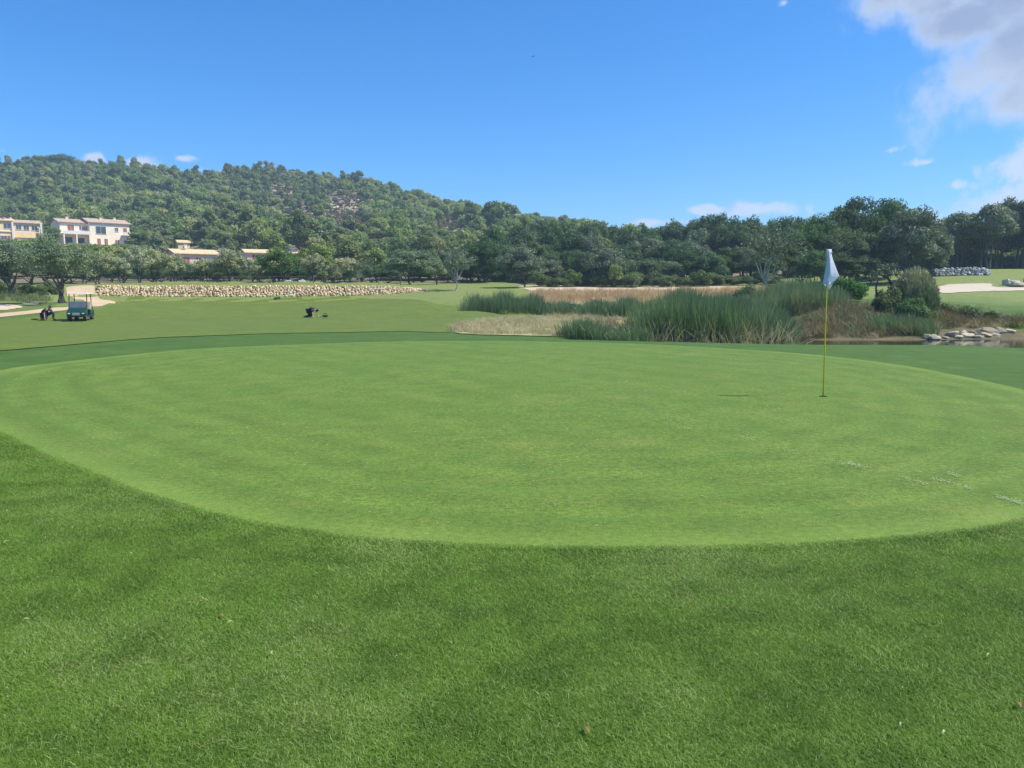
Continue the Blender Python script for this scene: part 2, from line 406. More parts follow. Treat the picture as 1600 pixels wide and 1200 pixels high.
cp(500, (528, 26), (510, 42), (496, 65)); cp(660, (531, 25), (515, 37), (500, 52), (480, 72), (463, 86), (444, 108))
for px in (200, 300, 400, 500, 600): cp(px, (441, 120), (433, 145))
cp(750, (531, 25), (527, 29), (510, 40), (497, 50), (487, 56), (459, 85), (449, 100), (441, 115), (437, 140)); cz(750, 62, -1.3); cz(750, 70, -1.0)
cp(700, (525, 30), (505, 46), (484, 63), (466, 80))
cp(850, (531, 25), (524, 34), (503, 45), (493, 52), (468, 80), (462, 86), (450, 95), (445, 105), (438, 140)); [cz(850, d, -1.6) for d in (58, 64, 71)]
cp(950, (532, 25), (526, 34), (510, 41), (499, 47), (468, 80), (458, 88), (451, 96), (446, 105), (438, 140)); [cz(950, d, -1.6) for d in (53, 61, 71)]
cz(1010, 32, -0.9); cz(1010, 38, -1.25)
cp(1100, (535, 25), (459, 84), (452, 92), (446, 105), (438, 140)); [cz(1100, d, -1.6) for d in (34, 42, 52, 64, 74)]
cp(1200, (538, 25.5), (468, 72), (452, 86), (445, 98), (438, 130)); [cz(1200, d, -1.6) for d in (33, 40, 50)]; cz(1200, 57, -0.6); cz(1200, 63, 0.1)
cp(1280, (539, 26), (530, 42), (503, 49), (488, 54), (471, 65), (456, 78), (445, 92)); [cz(1280, d, -1.6) for d in (31.5, 35, 38.5)]
cp(1350, (539, 26), (530, 42), (500, 49), (480, 58), (462, 70), (450, 80), (443, 95), (435, 125)); [cz(1350, d, -1.65) for d in (31.5, 35, 38.5)]
cp(1430, (540, 26), (528, 42.5), (500, 49), (480, 58), (458, 72), (449, 80), (434, 90), (424, 100), (417, 125)); [cz(1430, d, -1.65) for d in (31.5, 35, 39)]
cp(1500, (541, 26), (529, 42.7), (514, 45.5), (500, 50), (480, 58), (458, 71), (446, 80), (431, 90), (420, 100), (415, 125)); [cz(1500, d, -1.65) for d in (31, 35, 39.5)]
cp(1600, (546, 25), (524, 43.5), (500, 51), (470, 66), (452, 76), (443, 82), (425, 95), (420, 105), (415, 125)); [cz(1600, d, -1.65) for d in (30.5, 35, 39.5)]
cp(1850, (548, 25), (524, 43.5), (500, 51), (470, 66), (452, 76), (443, 82), (425, 95), (420, 105), (415, 125)); [cz(1850, d, -1.65) for d in (30.5, 35, 39.5)]
RIDGE = [(-250, 262, 450), (0, 270, 450), (100, 272, 450), (200, 280, 450), (300, 284, 455), (440, 286, 455), (520, 292, 450), (580, 302, 440), (640, 312, 430), (700, 327, 410),
         (760, 343, 390), (820, 357, 360), (870, 369, 335)]
for px, ry, D in RIDGE:
    k = min(1.0, max(0.0, (px - 600) / 270))
    for f, fy in ((0.42, 405 + 22 * k), (0.53, 378 + 24 * k), (0.75, 0.46 * 378 + 0.54 * ry + 6 * k)):
        cp(px, (fy, D * f))
    cp(px, (ry, D)); z = at(px, ry, D)[2]
    cz(px, D * 1.15, z * 0.92); cz(px, D * 1.6, z * 0.55); cz(px, D * 3, 14); cz(px, D * 6, 4)
for px in (980, 1100, 1250, 1400, 1600, 1850):
    cz(px, 180, 5.5); cz(px, 300, 7); cz(px, 700, 7); cz(px, 2500, 4)
ctrl = np.array(ctrl)
def qmap(x, y):
    r = np.hypot(x, y) + 1e-6; th = np.arctan2(x, y)
    return np.stack([np.clip(th, -0.85, 0.85) * 2.2, np.log(np.maximum(r, 0.6)) * 4.0], -1)
_q = qmap(ctrl[:, 0], ctrl[:, 1])
_keep = np.unique(np.round(_q, 3), axis=0, return_index=True)[1]
_q = _q[_keep]; _z = ctrl[_keep, 2]
_c2 = 0.05 ** 2
_Phi = np.sqrt(((_q[:, None] - _q[None]) ** 2).sum(-1) + _c2)
_n = len(_q)
_A = np.zeros((_n + 1, _n + 1)); _A[:_n, :_n] = _Phi - np.eye(_n) * 2e-3; _A[:_n, _n] = 1; _A[_n, :_n] = 1
_sol = np.linalg.solve(_A, np.append(_z, 0.0))
def height(x, y):
    x = np.atleast_1d(np.asarray(x, float)); y = np.atleast_1d(np.asarray(y, float))
    shp = x.shape; x = x.ravel(); y = y.ravel(); out_ = np.empty(len(x))
    for i in range(0, len(x), 20000):
        q = qmap(x[i:i+20000], y[i:i+20000])
        d = np.sqrt(((q[:, None, :] - _q[None]) ** 2).sum(-1) + _c2)
        out_[i:i+20000] = d @ _sol[:_n] + _sol[_n]
    r = np.hypot(x, y); th = np.abs(np.arctan2(x, y))
    f = np.clip((r - 9) / 9, 0, 1); f = f * f * (3 - 2 * f)
    g = np.clip((th - 1.0) / 1.6, 0, 1)                    # behind the camera: a plain gentle field
    out_ = out_ * f
    out_ = out_ * (1 - g) + (np.clip(r - 40, 0, 400) * 0.01) * g
    # gentle rolling so that no large surface is dead flat
    a = np.clip((r - 60) / 200, 0, 1)
    out_ += a * (1.6 * np.sin(x * 0.047 + 1.3) * np.cos(y * 0.039 + 0.4) + 0.9 * np.sin(x * 0.11 + y * 0.07)) * np.clip((r - 110) / 120, 0, 1)
    n_ = np.clip((r - 3) / 10, 0, 1) * np.clip((60 - r) / 20, 0, 1)
    out_ += n_ * 0.012 * (np.sin(x * 0.9 + 0.5) * np.cos(y * 0.7) + 0.6 * np.sin(x * 0.37 + y * 0.53 + 2))
    return out_.reshape(shp)
def hz(x, y): return float(height(x, y)[0])
def hit(px, py):
    """where the line of sight through a photo pixel meets the ground"""
    d = raydir(px, py); Y = np.exp(np.linspace(math.log(1.2), math.log(700), 1600))
    X = d[0] / d[1] * Y; Z = CAM_H + d[2] / d[1] * Y
    s = Z - height(X, Y); k = np.argmax(s < 0)
    if not (s < 0).any(): k = len(Y) - 1
    if k == 0: return X[0], Y[0]
    t = s[k-1] / (s[k-1] - s[k] + 1e-12)
    y_ = Y[k-1] + (Y[k] - Y[k-1]) * t
    return d[0] / d[1] * y_, y_

# ---- ground sheet and hillside from one height function
def polar(name, r0, r1, dr, mat):
    rs = np.exp(np.arange(math.log(r0), math.log(r1) + dr, dr))
    th = np.concatenate([np.arange(-180, -52, 4.0), np.arange(-52, 52, 0.28), np.arange(52, 180, 4.0)]) * math.pi / 180
    R, T = np.meshgrid(rs, th, indexing='ij')
    X = R * np.sin(T); Y = R * np.cos(T); Z = height(X, Y)
    V = np.stack([X, Y, Z], -1).reshape(-1, 3); nr, nt = R.shape
    i, j = np.meshgrid(np.arange(nr - 1), np.arange(nt), indexing='ij'); j2 = (j + 1) % nt
    Fs = np.stack([i * nt + j, i * nt + j2, (i + 1) * nt + j2, (i + 1) * nt + j], -1).reshape(-1, 4)[:, ::-1]
    if r0 < 1:
        V = np.vstack([V, [[0, 0, 0]]])
    me = mesh_np(name, V, Fs, True, mat)
    o = bpy.data.objects.new(name, me); link(o); return tag(o, kind='structure')
g1 = polar('ground', 0.35, 126.0, 0.016, M_COLLAR)
g2 = polar('hillside', 125.5, 5200.0, 0.016, M_HILL)

def smooth_poly(P, n=6, closed=True):
    P = np.asarray(P, float); out_ = []
    m = len(P)
    for i in range(m):
        p0, p1, p2, p3 = P[(i-1) % m], P[i], P[(i+1) % m], P[(i+2) % m]
        for k in range(n):
            t = k / n
            out_.append(0.5 * ((2*p1) + (-p0+p2)*t + (2*p0-5*p1+4*p2-p3)*t*t + (-p0+3*p1-3*p2+p3)*t**3))
    return np.array(out_)
def inside(P, x, y):
    c = np.zeros(x.shape, bool); n = len(P)
    for i in range(n):
        x0, y0 = P[i]; x1, y1 = P[(i+1) % n]
        if y0 == y1: continue
        k = ((y0 > y) != (y1 > y)) & (x < (x1 - x0) * (y - y0) / (y1 - y0) + x0)
        c ^= k
    return c
def edge_dist(P, x, y):
    d = np.full(x.shape, 1e9); n = len(P)
    for i in range(n):
        a = P[i]; b = P[(i+1) % n]; ab = b - a; L = (ab ** 2).sum() + 1e-12
        t = np.clip(((x - a[0]) * ab[0] + (y - a[1]) * ab[1]) / L, 0, 1)
        d = np.minimum(d, np.hypot(x - a[0] - t * ab[0], y - a[1] - t * ab[1]))
    return d
def sheet(name, pix, mat, lift=0.01, step=0.5, world_xy=None, sm=5, wob=0.0):
    P = np.array([hit(*p) for p in pix]) if world_xy is None else np.array(world_xy)
    P = smooth_poly(P, sm)
    if wob:
        k = np.arange(len(P)); r_ = np.random.default_rng(len(name))
        P = P + r_.normal(0, wob, P.shape)
    lo, hi = P.min(0), P.max(0)
    gx, gy = np.meshgrid(np.arange(lo[0], hi[0], step), np.arange(lo[1], hi[1], step))
    gx = gx.ravel() + rng.uniform(-.05, .05, gx.size) * step; gy = gy.ravel()
    k = inside(P, gx, gy); gx, gy = gx[k], gy[k]
    k = edge_dist(P, gx, gy) > step * 0.35; gx, gy = gx[k], gy[k]
    pts = [Vector(p) for p in P] + [Vector((a, b)) for a, b in zip(gx, gy)]
    n = len(P)
    vs, es, fs, *_ = delaunay_2d_cdt(pts, [(i, (i+1) % n) for i in range(n)], [], 1, 1e-5)
    V = np.array([(v.x, v.y) for v in vs]); Z = height(V[:, 0], V[:, 1]) + lift
    me = mesh_np(name, np.column_stack([V, Z]), [tuple(f) for f in fs], True, mat, tint=edge_dist(P, V[:, 0], V[:, 1]))
    o = bpy.data.objects.new(name, me); link(o); tag(o, kind='structure')
    return o, P
# the putting green
def flat(px, py):
    d = raydir(px, py); t = -CAM_H / d[2]; return (d[0] * t, d[1] * t)
GREEN_PIX = [(-75, 610), (0, 583), (100, 569), (250, 552), (400, 540.5), (550, 533.5), (700, 531), (850, 531), (1000, 536), (1150, 544), (1250, 551), (1400, 568), (1500, 585), (1600, 608), (1700, 643), (1790, 700), (1740, 770),
             (1600, 817), (1500, 834), (1350, 848), (1200, 855.5), (1050, 858.5), (850, 858.5), (700, 853), (550, 842), (400, 821), (300, 798), (200, 767), (130, 738), (60, 711), (0, 680), (-70, 648)]
green, GP = sheet('putting_green', None, M_GREEN, 0.005, 0.22, [flat(*p) for p in GREEN_PIX])
# mown fairway and its apron
FAIR = [(-350, 568), (-150, 560), (0, 549), (250, 528), (450, 521), (620, 518), (705, 519), (742, 503), (800, 499), (868, 497), (800, 489.5), (735, 483), (690, 476), (645, 468), (560, 465.5), (400, 467), (250, 467.5), (195, 471), (165, 478), (120, 486), (60, 494), (-60, 504), (-350, 514)]
fair, FP = sheet('fairway', FAIR, M_FAIR, 0.02, 0.9)
dryspit, DP = sheet('dry_grass_bank', [(708, 519), (745, 503), (800, 499), (868, 497), (940, 497.5), (990, 499), (1010, 512), (985, 527), (930, 528), (870, 526), (790, 524.5), (740, 523)], M_DRYG, 0.035, 0.5, wob=0.1)
path, PP = sheet('cart_path', [(-200, 503), (0, 490), (75, 482), (118, 476.5), (132, 471), (112, 464.5), (104, 457), (106, 449), (120, 446.8), (146, 446.6), (148, 456), (153, 463), (180, 471.5), (166, 476), (130, 480.5), (75, 488), (0, 496), (-200, 508)], M_PATH, 0.03, 0.6)
sandp, _ = sheet('sandy_patch', [(-60, 480), (-10, 477), (14, 475.5), (28, 477.5), (34, 480.5), (20, 483), (-10, 486), (-60, 489)], M_SAND2, 0.03, 0.5, wob=0.12)
sandp2, _ = sheet('sandy_patch', [(36, 474), (58, 471.5), (74, 472.5), (60, 475), (42, 476)], M_SAND2, 0.03, 0.5, wob=0.08)
bunker_c, _ = sheet('sand_bunker', [(800, 449), (850, 446), (930, 447), (1040, 447.5), (1180, 448), (1175, 452.5), (1060, 455), (980, 456.5), (900, 457.5), (840, 456)], M_SAND2, 0.04, 0.8, wob=0.15)
rust, RP = sheet('rusty_meadow', [(838, 458), (900, 458.5), (1000, 457.5), (1180, 454), (1200, 462), (1100, 472), (1000, 476), (900, 476), (845, 472)], M_RUSTG, 0.05, 0.8, wob=0.15)
bunker_r, _ = sheet('sand_bunker', [(1458, 451), (1475, 446), (1500, 444), (1547, 443.5), (1551, 448), (1580, 449.5), (1660, 449.5), (1660, 454), (1600, 454.5), (1540, 455.5), (1475, 458.5)], M_SAND, 0.04, 0.6, wob=0.08)
bank, BP = sheet('brown_bank', [(1240, 500), (1290, 490), (1340, 487), (1400, 489), (1460, 492), (1510, 495), (1550, 505), (1580, 516), (1640, 522), (1700, 524), (1700, 538), (1570, 538), (1450, 537.5), (1300, 537), (1238, 536)], M_BANK, 0.035, 0.45, wob=0.12)
# the pond
Wz = -1.22
pond_xy = [at(px, 500, D)[:2] for px, D in [(1000, 41), (985, 50), (880, 54), (790, 60), (750, 63), (760, 69), (850, 74), (960, 77), (1100, 78), (1180, 66), (1215, 54), (1262, 43.2), (1350, 42.8), (1450, 43.2), (1600, 44.2), (1850, 45), (2100, 43), (2050, 31), (1850, 29.3), (1500, 29.8), (1250, 30.5), (1080, 32)]]
pp = smooth_poly(pond_xy, 5)
m, t, b, o_ = new_mat('pond_water')
b.inputs['Base Color'].default_value = (0.035, 0.040, 0.022, 1); b.inputs['Roughness'].default_value = 0.04; b.inputs['Specular IOR Level'].default_value = 0.6; b.inputs['IOR'].default_value = 1.33
Pn = t.add('ShaderNodeNewGeometry').outputs['Position']
bp = t.add('ShaderNodeBump'); bp.inputs['Strength'].default_value = 0.25; bp.inputs['Distance'].default_value = 0.01
t.link(t.noise(Pn, 5, 4, 0.6), bp.inputs['Height']); t.link(bp.outputs[0], b.inputs['Normal'])
vs, es, fs, *_ = delaunay_2d_cdt([Vector(p) for p in pp], [(i, (i+1) % len(pp)) for i in range(len(pp))], [], 1, 1e-5)
o = bpy.data.objects.new('pond_water', mesh_np('pond_water', [(v.x, v.y, Wz) for v in vs], [tuple(f) for f in fs], True, m)); link(o); tag(o, kind='structure')
# bare slopes on the hill
BARE = [(505, 348, 66, 19), (545, 318, 30, 10), (700, 356, 34, 9), (600, 393, 22, 5), (470, 365, 22, 6), (820, 386, 14, 4), (440, 300, 16, 6)]
BARE_W = []
for i, (px, py, a, b_) in enumerate(BARE):
    ring = [(px + a * math.cos(q) * (1 + 0.2 * math.sin(3 * q + i)), py + b_ * math.sin(q) * (1 + 0.2 * math.cos(2 * q + i))) for q in np.linspace(0, 2 * math.pi, 12, endpoint=False)]
    o, P = sheet('bare_slope', ring, M_BARE, 0.25, 4.0, wob=0.6); BARE_W.append(P)

# ------------------------------------------------------------------ plant prototypes
def leaves(P, Nn, size, r, squash=0.5):
    """diamond leaves at P, facing roughly Nn"""
    n = len(P)
    Nn = Nn + r.normal(0, 0.55, (n, 3)); Nn /= np.linalg.norm(Nn, axis=1, keepdims=True) + 1e-9
    a = np.cross(Nn, r.normal(0, 1, (n, 3))); a /= np.linalg.norm(a, axis=1, keepdims=True) + 1e-9
    b_ = np.cross(Nn, a); s = (size * r.uniform(0.6, 1.4, n))[:, None]
    V = np.stack([P - a * s, P - b_ * s * squash, P + a * s, P + b_ * s * squash], 1).reshape(-1, 3)
    return V, np.arange(4 * n).reshape(n, 4)
def crown(r, H, W, z0, clumps, per, leaf, ctop=0.0, rc=(0.2, 0.36), low=0.0, flatb=0.5, hollow=0.55, taper=0.0):
    """a crown of leafy clumps spread through an ellipsoid from z0 to H"""
    cz_, hz_ = (z0 + H) / 2, (H - z0) / 2; R = W / 2
    d = r.normal(0, 1, (clumps, 3)); d /= np.linalg.norm(d, axis=1, keepdims=True)
    d[:, 2] = np.where((d[:, 2] < -flatb), -d[:, 2] * r.random(clumps), d[:, 2])
    rr = r.uniform(hollow, 0.86, clumps)
    c = d * rr[:, None] * np.array([R, R, hz_]) + np.array([0, 0, cz_])
    if taper: f = 1 - taper * np.clip((c[:, 2] - z0) / (H - z0), 0, 1); c[:, 0] *= f; c[:, 1] *= f
    rad = r.uniform(rc[0], rc[1], clumps) * min(R, hz_ * 1.1)
    ctint = r.uniform(0, 0.45, clumps)
    ps, ns, ts = [], [], []
    for i in range(clumps):
        n = max(8, int(per * (rad[i] / (0.28 * R)) ** 2))
        q = r.normal(0, 1, (n, 3)); q /= np.linalg.norm(q, axis=1, keepdims=True)
        q[:, 2] = np.where(q[:, 2] < -0.35, q[:, 2] * 0.5, q[:, 2])
        k = rad[i] * r.uniform(0.55, 1.12, n)[:, None] * np.array([1.0, 1.0, 0.8])
        ps.append(c[i] + q * k); ns.append(q + np.array([0, 0, 0.25])); ts.append(ctint[i] + r.uniform(0, 0.55, n))
    P = np.concatenate(ps); Nn = np.concatenate(ns); T = np.concatenate(ts)
    ok = P[:, 2] > low
    P, Nn, T = P[ok], Nn[ok], T[ok]
    V, Fs = leaves(P, Nn, leaf, r)
    return V, Fs, np.repeat(T, 4), c, rad
def trunk_mb(r, H, z0, centres, rad0, lean=(0, 0), stems=1, twist=0.1, nl=7, n=7):
    mb = MB(); top = (z0 + H) / 2; lr = min(rad0, 0.24)
    for s in range(stems):
        off = np.array([r.normal(0, rad0 * 0.8), r.normal(0, rad0 * 0.8), 0]) if stems > 1 else np.zeros(3)
        pts = []; rd = []
        K_ = 6
        for i in range(K_ + 1):
            f = i / K_; z = -0.25 + (z0 * 1.15 + 0.35) * f
            pts.append(off * (1 + f * 1.5) + np.array([lean[0] * f + r.normal(0, twist * f), lean[1] * f + r.normal(0, twist * f), z]))
            rd.append(rad0 * (1.5 - 0.75 * min(1, f * 2.2) - 0.25 * f) * r.uniform(0.85, 1.12))
        mb.tube(pts, rd, 9)
        fork = pts[-2]; idx = r.choice(len(centres), min(nl, len(centres)), replace=False)
        for j in idx:
            e = centres[j]; mid = (fork + e) / 2 + r.normal(0, 0.06 * H, 3); mid[2] = max(mid[2], fork[2] + 0.1)
            q1 = fork * 0.6 + mid * 0.4
            mb.tube([fork, q1 + r.normal(0, 0.02 * H, 3), mid, e], [lr * 0.7, lr * 0.38, lr * 0.2, lr * 0.05], n, False)
    return mb
PROTO = {}
SPEC = {  # H, W, z0, clumps, per, leaf, leaf mat, bark mat, trunk r, extra
    'oak':   dict(H=9, W=8.4, z0=0.3, clumps=64, per=210, leaf=0.19, mat=M_OAK, bark=M_BARK, tr=0.26, rc=(0.22, 0.36)),
    'wood':  dict(H=9.5, W=6.6, z0=3.0, clumps=58, per=210, leaf=0.19, mat=M_DOLIVE, bark=M_BARK, tr=0.19, rc=(0.22, 0.40), stems=2),
    'bigoak':dict(H=10.5, W=9.5, z0=0.5, clumps=120, per=280, leaf=0.16, mat=M_OAK, bark=M_BARK, tr=0.25, rc=(0.15, 0.27), hollow=0.3, flatb=0.8),
    'gtree': dict(H=9.5, W=9, z0=0.9, clumps=105, per=260, leaf=0.16, mat=M_DOLIVE, bark=M_BARK, tr=0.22, rc=(0.15, 0.28), hollow=0.25, flatb=0.8),
    'pine':  dict(H=10, W=7, z0=1.6, clumps=34, per=150, leaf=0.20, mat=M_PINE, bark=M_BARK, tr=0.2, rc=(0.20, 0.34), taper=0.45),
    'ypine': dict(H=7, W=6, z0=0.9, clumps=34, per=150, leaf=0.18, mat=M_YPINE, bark=M_BARK, tr=0.18, rc=(0.20, 0.34), taper=0.3),
    'olive': dict(H=5.2, W=6, z0=0.85, clumps=62, per=240, leaf=0.12, mat=M_OLIVE, bark=M_BARK, tr=0.17, rc=(0.18, 0.32), stems=2, flatb=0.6, hollow=0.25),
    'bigolive': dict(H=6.4, W=8, z0=1.1, clumps=105, per=330, leaf=0.095, mat=M_DOLIVE, bark=M_BARK, tr=0.42, rc=(0.15, 0.28), stems=1, flatb=0.6, hollow=0.2),
    'sparse':dict(H=6, W=7.4, z0=1.3, clumps=95, per=190, leaf=0.105, mat=M_DOLIVE, bark=M_PBARK, tr=0.15, rc=(0.13, 0.24), stems=1, flatb=0.5, nl=8, hollow=0.2),
    'carob': dict(H=5.6, W=7, z0=0.5, clumps=90, per=260, leaf=0.13, mat=M_CAROB, bark=M_BARK, tr=0.25, rc=(0.16, 0.28), stems=3, flatb=0.7),
    'shrub': dict(H=1.8, W=2.6, z0=-0.3, clumps=26, per=190, leaf=0.085, mat=M_SHRUB, bark=M_BARK, tr=0.05, rc=(0.30, 0.46)),
    'bshrub':dict(H=1.5, W=2.0, z0=-0.3, clumps=46, per=260, leaf=0.055, mat=M_BSHRUB, bark=M_BARK, tr=0.05, rc=(0.26, 0.40)),
}
def proto(sp, k=0):
    key = (sp, k)
    if key in PROTO: return PROTO[key]
    s = SPEC[sp]; r = np.random.default_rng(hash(sp) % 1 + 100 * k + sum(map(ord, sp)))
    V, Fs, T, c, rad = crown(r, s['H'], s['W'], s['z0'], s['clumps'], s['per'], s['leaf'], rc=s['rc'], low=0.0, flatb=s.get('flatb', 0.5), hollow=s.get('hollow', 0.5), taper=s.get('taper', 0.0))
    cm = mesh_np('crown', V, Fs, False, s['mat'], T)
    tm = trunk_mb(r, s['H'], s['z0'], c, s['tr'], (r.normal(0, .25), r.normal(0, .25)), s.get('stems', 1), 0.10, s.get('nl', 8)).mesh('trunk', s['bark'], True)
    PROTO[key] = (cm, tm, s['H'], s['W']); return PROTO[key]
NAMES = {'oak': 'holm_oak_tree', 'wood': 'woodland_tree', 'bigoak': 'holm_oak_tree', 'gtree': 'wild_olive_tree', 'pine': 'pine_tree', 'ypine': 'pine_tree', 'olive': 'olive_tree',
         'bigolive': 'olive_tree', 'sparse': 'almond_tree', 'carob': 'carob_tree', 'shrub': 'shrub', 'bshrub': 'shrub'}
_vk = {}
def plant(sp, x, y, H, W, label, group=None, k=None, rz=None, sink=0.1, name=None, parts=True):
    if k is None: _vk[sp] = _vk.get(sp, -1) + 1; k = _vk[sp] % {'oak': 6, 'wood': 4, 'olive': 5, 'shrub': 5, 'pine': 3}.get(sp, 2)
    cm, tm, h0, w0 = proto(sp, k)
    z = hz(x, y) - sink
    rz = rng.uniform(0, 6.28) if rz is None else rz
    nm = name or NAMES[sp]
    if parts:
        e = empty(nm, (x, y, z), rz); e.scale = (W / w0, W / w0, H / h0)
        link(bpy.data.objects.new('trunk', tm), e); link(bpy.data.objects.new('crown', cm), e)
    else:
        e = bpy.data.objects.new(nm, cm); link(e); e.location = (x, y, z); e.rotation_euler = (0, 0, rz); e.scale = (W / w0, W / w0, H / h0)
    tag(e, label, 'shrub' if nm == 'shrub' else 'tree', group)
    return e
def tree_px(sp, px, top, D, wpx, label, group=None, **kw):
    """a tree D metres off whose crown is wpx wide and whose top is seen at row `top`"""
    p = at(px, top, D); zg = hz(p[0], p[1]); H = max(0.5, p[2] - zg + 0.1); Wm = wpx / F_PX * D
    return plant(sp, p[0], p[1], H, Wm, label, group, **kw)

# ---- scattering of uncountable stuff through geometry nodes
def scatter(name, P, rot, scl, idx, protos, label=None, cat=None):
    me = bpy.data.meshes.new(name); n = len(P)
    me.vertices.add(n); me.vertices.foreach_set('co', np.asarray(P, np.float32).ravel())
    a = me.attributes.new('rot', 'FLOAT_VECTOR', 'POINT'); a.data.foreach_set('vector', np.asarray(rot, np.float32).ravel())
    a = me.attributes.new('scl', 'FLOAT_VECTOR', 'POINT'); a.data.foreach_set('vector', np.asarray(scl, np.float32).ravel())
    a = me.attributes.new('idx', 'INT', 'POINT'); a.data.foreach_set('value', np.asarray(idx, np.int32))
    me.update()
    o = bpy.data.objects.new(name, me); link(o); tag(o, label, cat, None, 'stuff')
    ng = bpy.data.node_groups.new(name, 'GeometryNodeTree')
    ng.interface.new_socket('Geometry', in_out='INPUT', socket_type='NodeSocketGeometry'); ng.interface.new_socket('Geometry', in_out='OUTPUT', socket_type='NodeSocketGeometry')
    N = ng.nodes; L = ng.links
    gi = N.new('NodeGroupInput'); go = N.new('NodeGroupOutput'); jn = N.new('GeometryNodeJoinGeometry')
    def attr(nm, dt):
        q = N.new('GeometryNodeInputNamedAttribute'); q.data_type = dt; q.inputs['Name'].default_value = nm
        return q.outputs['Attribute']
    ra, sa, ia = attr('rot', 'FLOAT_VECTOR'), attr('scl', 'FLOAT_VECTOR'), attr('idx', 'INT')
    e2r = N.new('FunctionNodeEulerToRotation'); L.new(ra, e2r.inputs[0])
    for k, pm in enumerate(protos):
        po = bpy.data.objects.new(name + '_piece', pm)
        oi = N.new('GeometryNodeObjectInfo'); oi.inputs['Object'].default_value = po; oi.inputs['As Instance'].default_value = True
        cmp_ = N.new('FunctionNodeCompare'); cmp_.data_type = 'INT'; cmp_.operation = 'EQUAL'
        ins = [s for s in cmp_.inputs if s.type == 'INT' and s.enabled]
        L.new(ia, ins[0]); ins[1].default_value = k
        ip = N.new('GeometryNodeInstanceOnPoints')
        L.new(gi.outputs[0], ip.inputs['Points']); L.new(cmp_.outputs[0], ip.inputs['Selection']); L.new(oi.outputs['Geometry'], ip.inputs['Instance'])
        L.new(e2r.outputs[0], ip.inputs['Rotation']); L.new(sa, ip.inputs['Scale']); L.new(ip.outputs[0], jn.inputs[0])
    L.new(jn.outputs[0], go.inputs[0])
    md = o.modifiers.new('scatter', 'NODES'); md.node_group = ng
    return o
def jitter_grid(lo, hi, step, r):
    gx, gy = np.meshgrid(np.arange(lo[0], hi[0], step), np.arange(lo[1], hi[1], step))
    return gx.ravel() + r.uniform(-.5, .5, gx.size) * step, gy.ravel() + r.uniform(-.5, .5, gx.size) * step

# ------------------------------------------------------------------ hillside wood
def hill_proto(kind, k):
    r = np.random.default_rng(900 + k + (50 if kind == 'p' else 0))
    if kind == 'o': V, Fs, T, c, rad = crown(r, 6.0, 6.2, 0.0, 18, 62, 0.36, rc=(0.30, 0.46))
    else: V, Fs, T, c, rad = crown(r, 7.5, 4.8, 0.4, 16, 56, 0.34, rc=(0.28, 0.44), taper=0.5)
    return mesh_np('crown', V, Fs, False, M_HOAK if kind == 'o' else M_HPINE, T)
HP = [hill_proto('o', 0), hill_proto('o', 1), hill_proto('o', 2), hill_proto('o', 3), hill_proto('p', 0), hill_proto('p', 1), hill_proto('p', 2)]
def to_px(P):
    P = np.asarray(P, float); x, y, z = P[:, 0], P[:, 1], P[:, 2] - CAM_H
    cp_, sp_ = math.cos(PITCH), math.sin(PITCH)
    f = y * cp_ - z * sp_; v = y * sp_ + z * cp_
    return 800 + F_PX * x / f, 600 - F_PX * v / f
r = np.random.default_rng(11)
gx, gy = jitter_grid((-520, 120), (160, 620), 4.9, r)
rr_ = np.hypot(gx, gy); th_ = np.degrees(np.arctan2(gx, gy))
k = (rr_ > 150) & (rr_ < 620) & (th_ > -47) & (th_ < 12)
gx, gy = gx[k], gy[k]; gz = height(gx, gy)
k = np.ones(len(gx), bool)
for P in BARE_W: k &= ~(inside(P, gx, gy) & (r.random(len(gx)) > 0.10))
# clearings where the houses stand
HOUSES = {'yellow': (22, 240, 13), 'white': (150, 242, 15), 'low': (318, 185, 12), 'far': (430, 180, 11)}
for nm, (px, D, rad) in HOUSES.items():
    hp = at(px, 400, D)[:2]; vd = -hp / np.linalg.norm(hp)
    ax = (gx - hp[0]) * vd[0] + (gy - hp[1]) * vd[1]; pr = np.abs((gx - hp[0]) * vd[1] - (gy - hp[1]) * vd[0])
    k &= ~((np.hypot(gx - hp[0], gy - hp[1] - 3) < rad * 0.62) | ((ax > 0) & (ax < 34) & (pr < rad * 0.95)))
gx, gy, gz = gx[k], gy[k], gz[k]
hx, hy = to_px(np.column_stack([gx, gy, gz]))
tx, ty = to_px(np.column_stack([gx, gy, gz + 6.0]))
hd = np.hypot(gx, gy); k = np.ones(len(gx), bool); fit = np.full(len(gx), 9.0)
for x0, x1, D, ybase in ((-40, 66, 236, 368), (98, 206, 236, 376), (276, 352, 183, 413), (388, 478, 178, 401), (280, 296, 226, 386)):
    fr = (hx > x0 - 20) & (hx < x1 + 20) & (gy < D); room = (hy - ybase) / np.maximum(1, hy - ty)
    fit = np.where(fr, np.minimum(fit, room), fit)
k &= fit > 0.07
for (px, py, a, b_) in BARE:
    k &= ~((((hx - px) / a) ** 2 + (((hy + ty) / 2 - py) / (b_ + 2)) ** 2 < 1) & (r.random(len(gx)) > 0.18))
gx, gy, gz, hx, hy, fit = gx[k], gy[k], gz[k], hx[k], hy[k], fit[k]
pine_p = 0.22 + 0.45 * (np.abs(hx - 480) < 120) * (hy < 340) + 0.2 * np.sin(gx * 0.02) * np.cos(gy * 0.017)
typ = np.where(r.random(len(gx)) < pine_p, 4 + r.integers(0, 3, len(gx)), r.integers(0, 4, len(gx)))
sz = (0.52 + 0.86 * r.random(len(gx)) ** 1.7) * np.clip(np.hypot(gx, gy) / 210, 0.72, 1.0) * np.clip(1.0 + 0.12 * np.sin(gx * 0.05 + gy * 0.03), 0.8, 1.2)
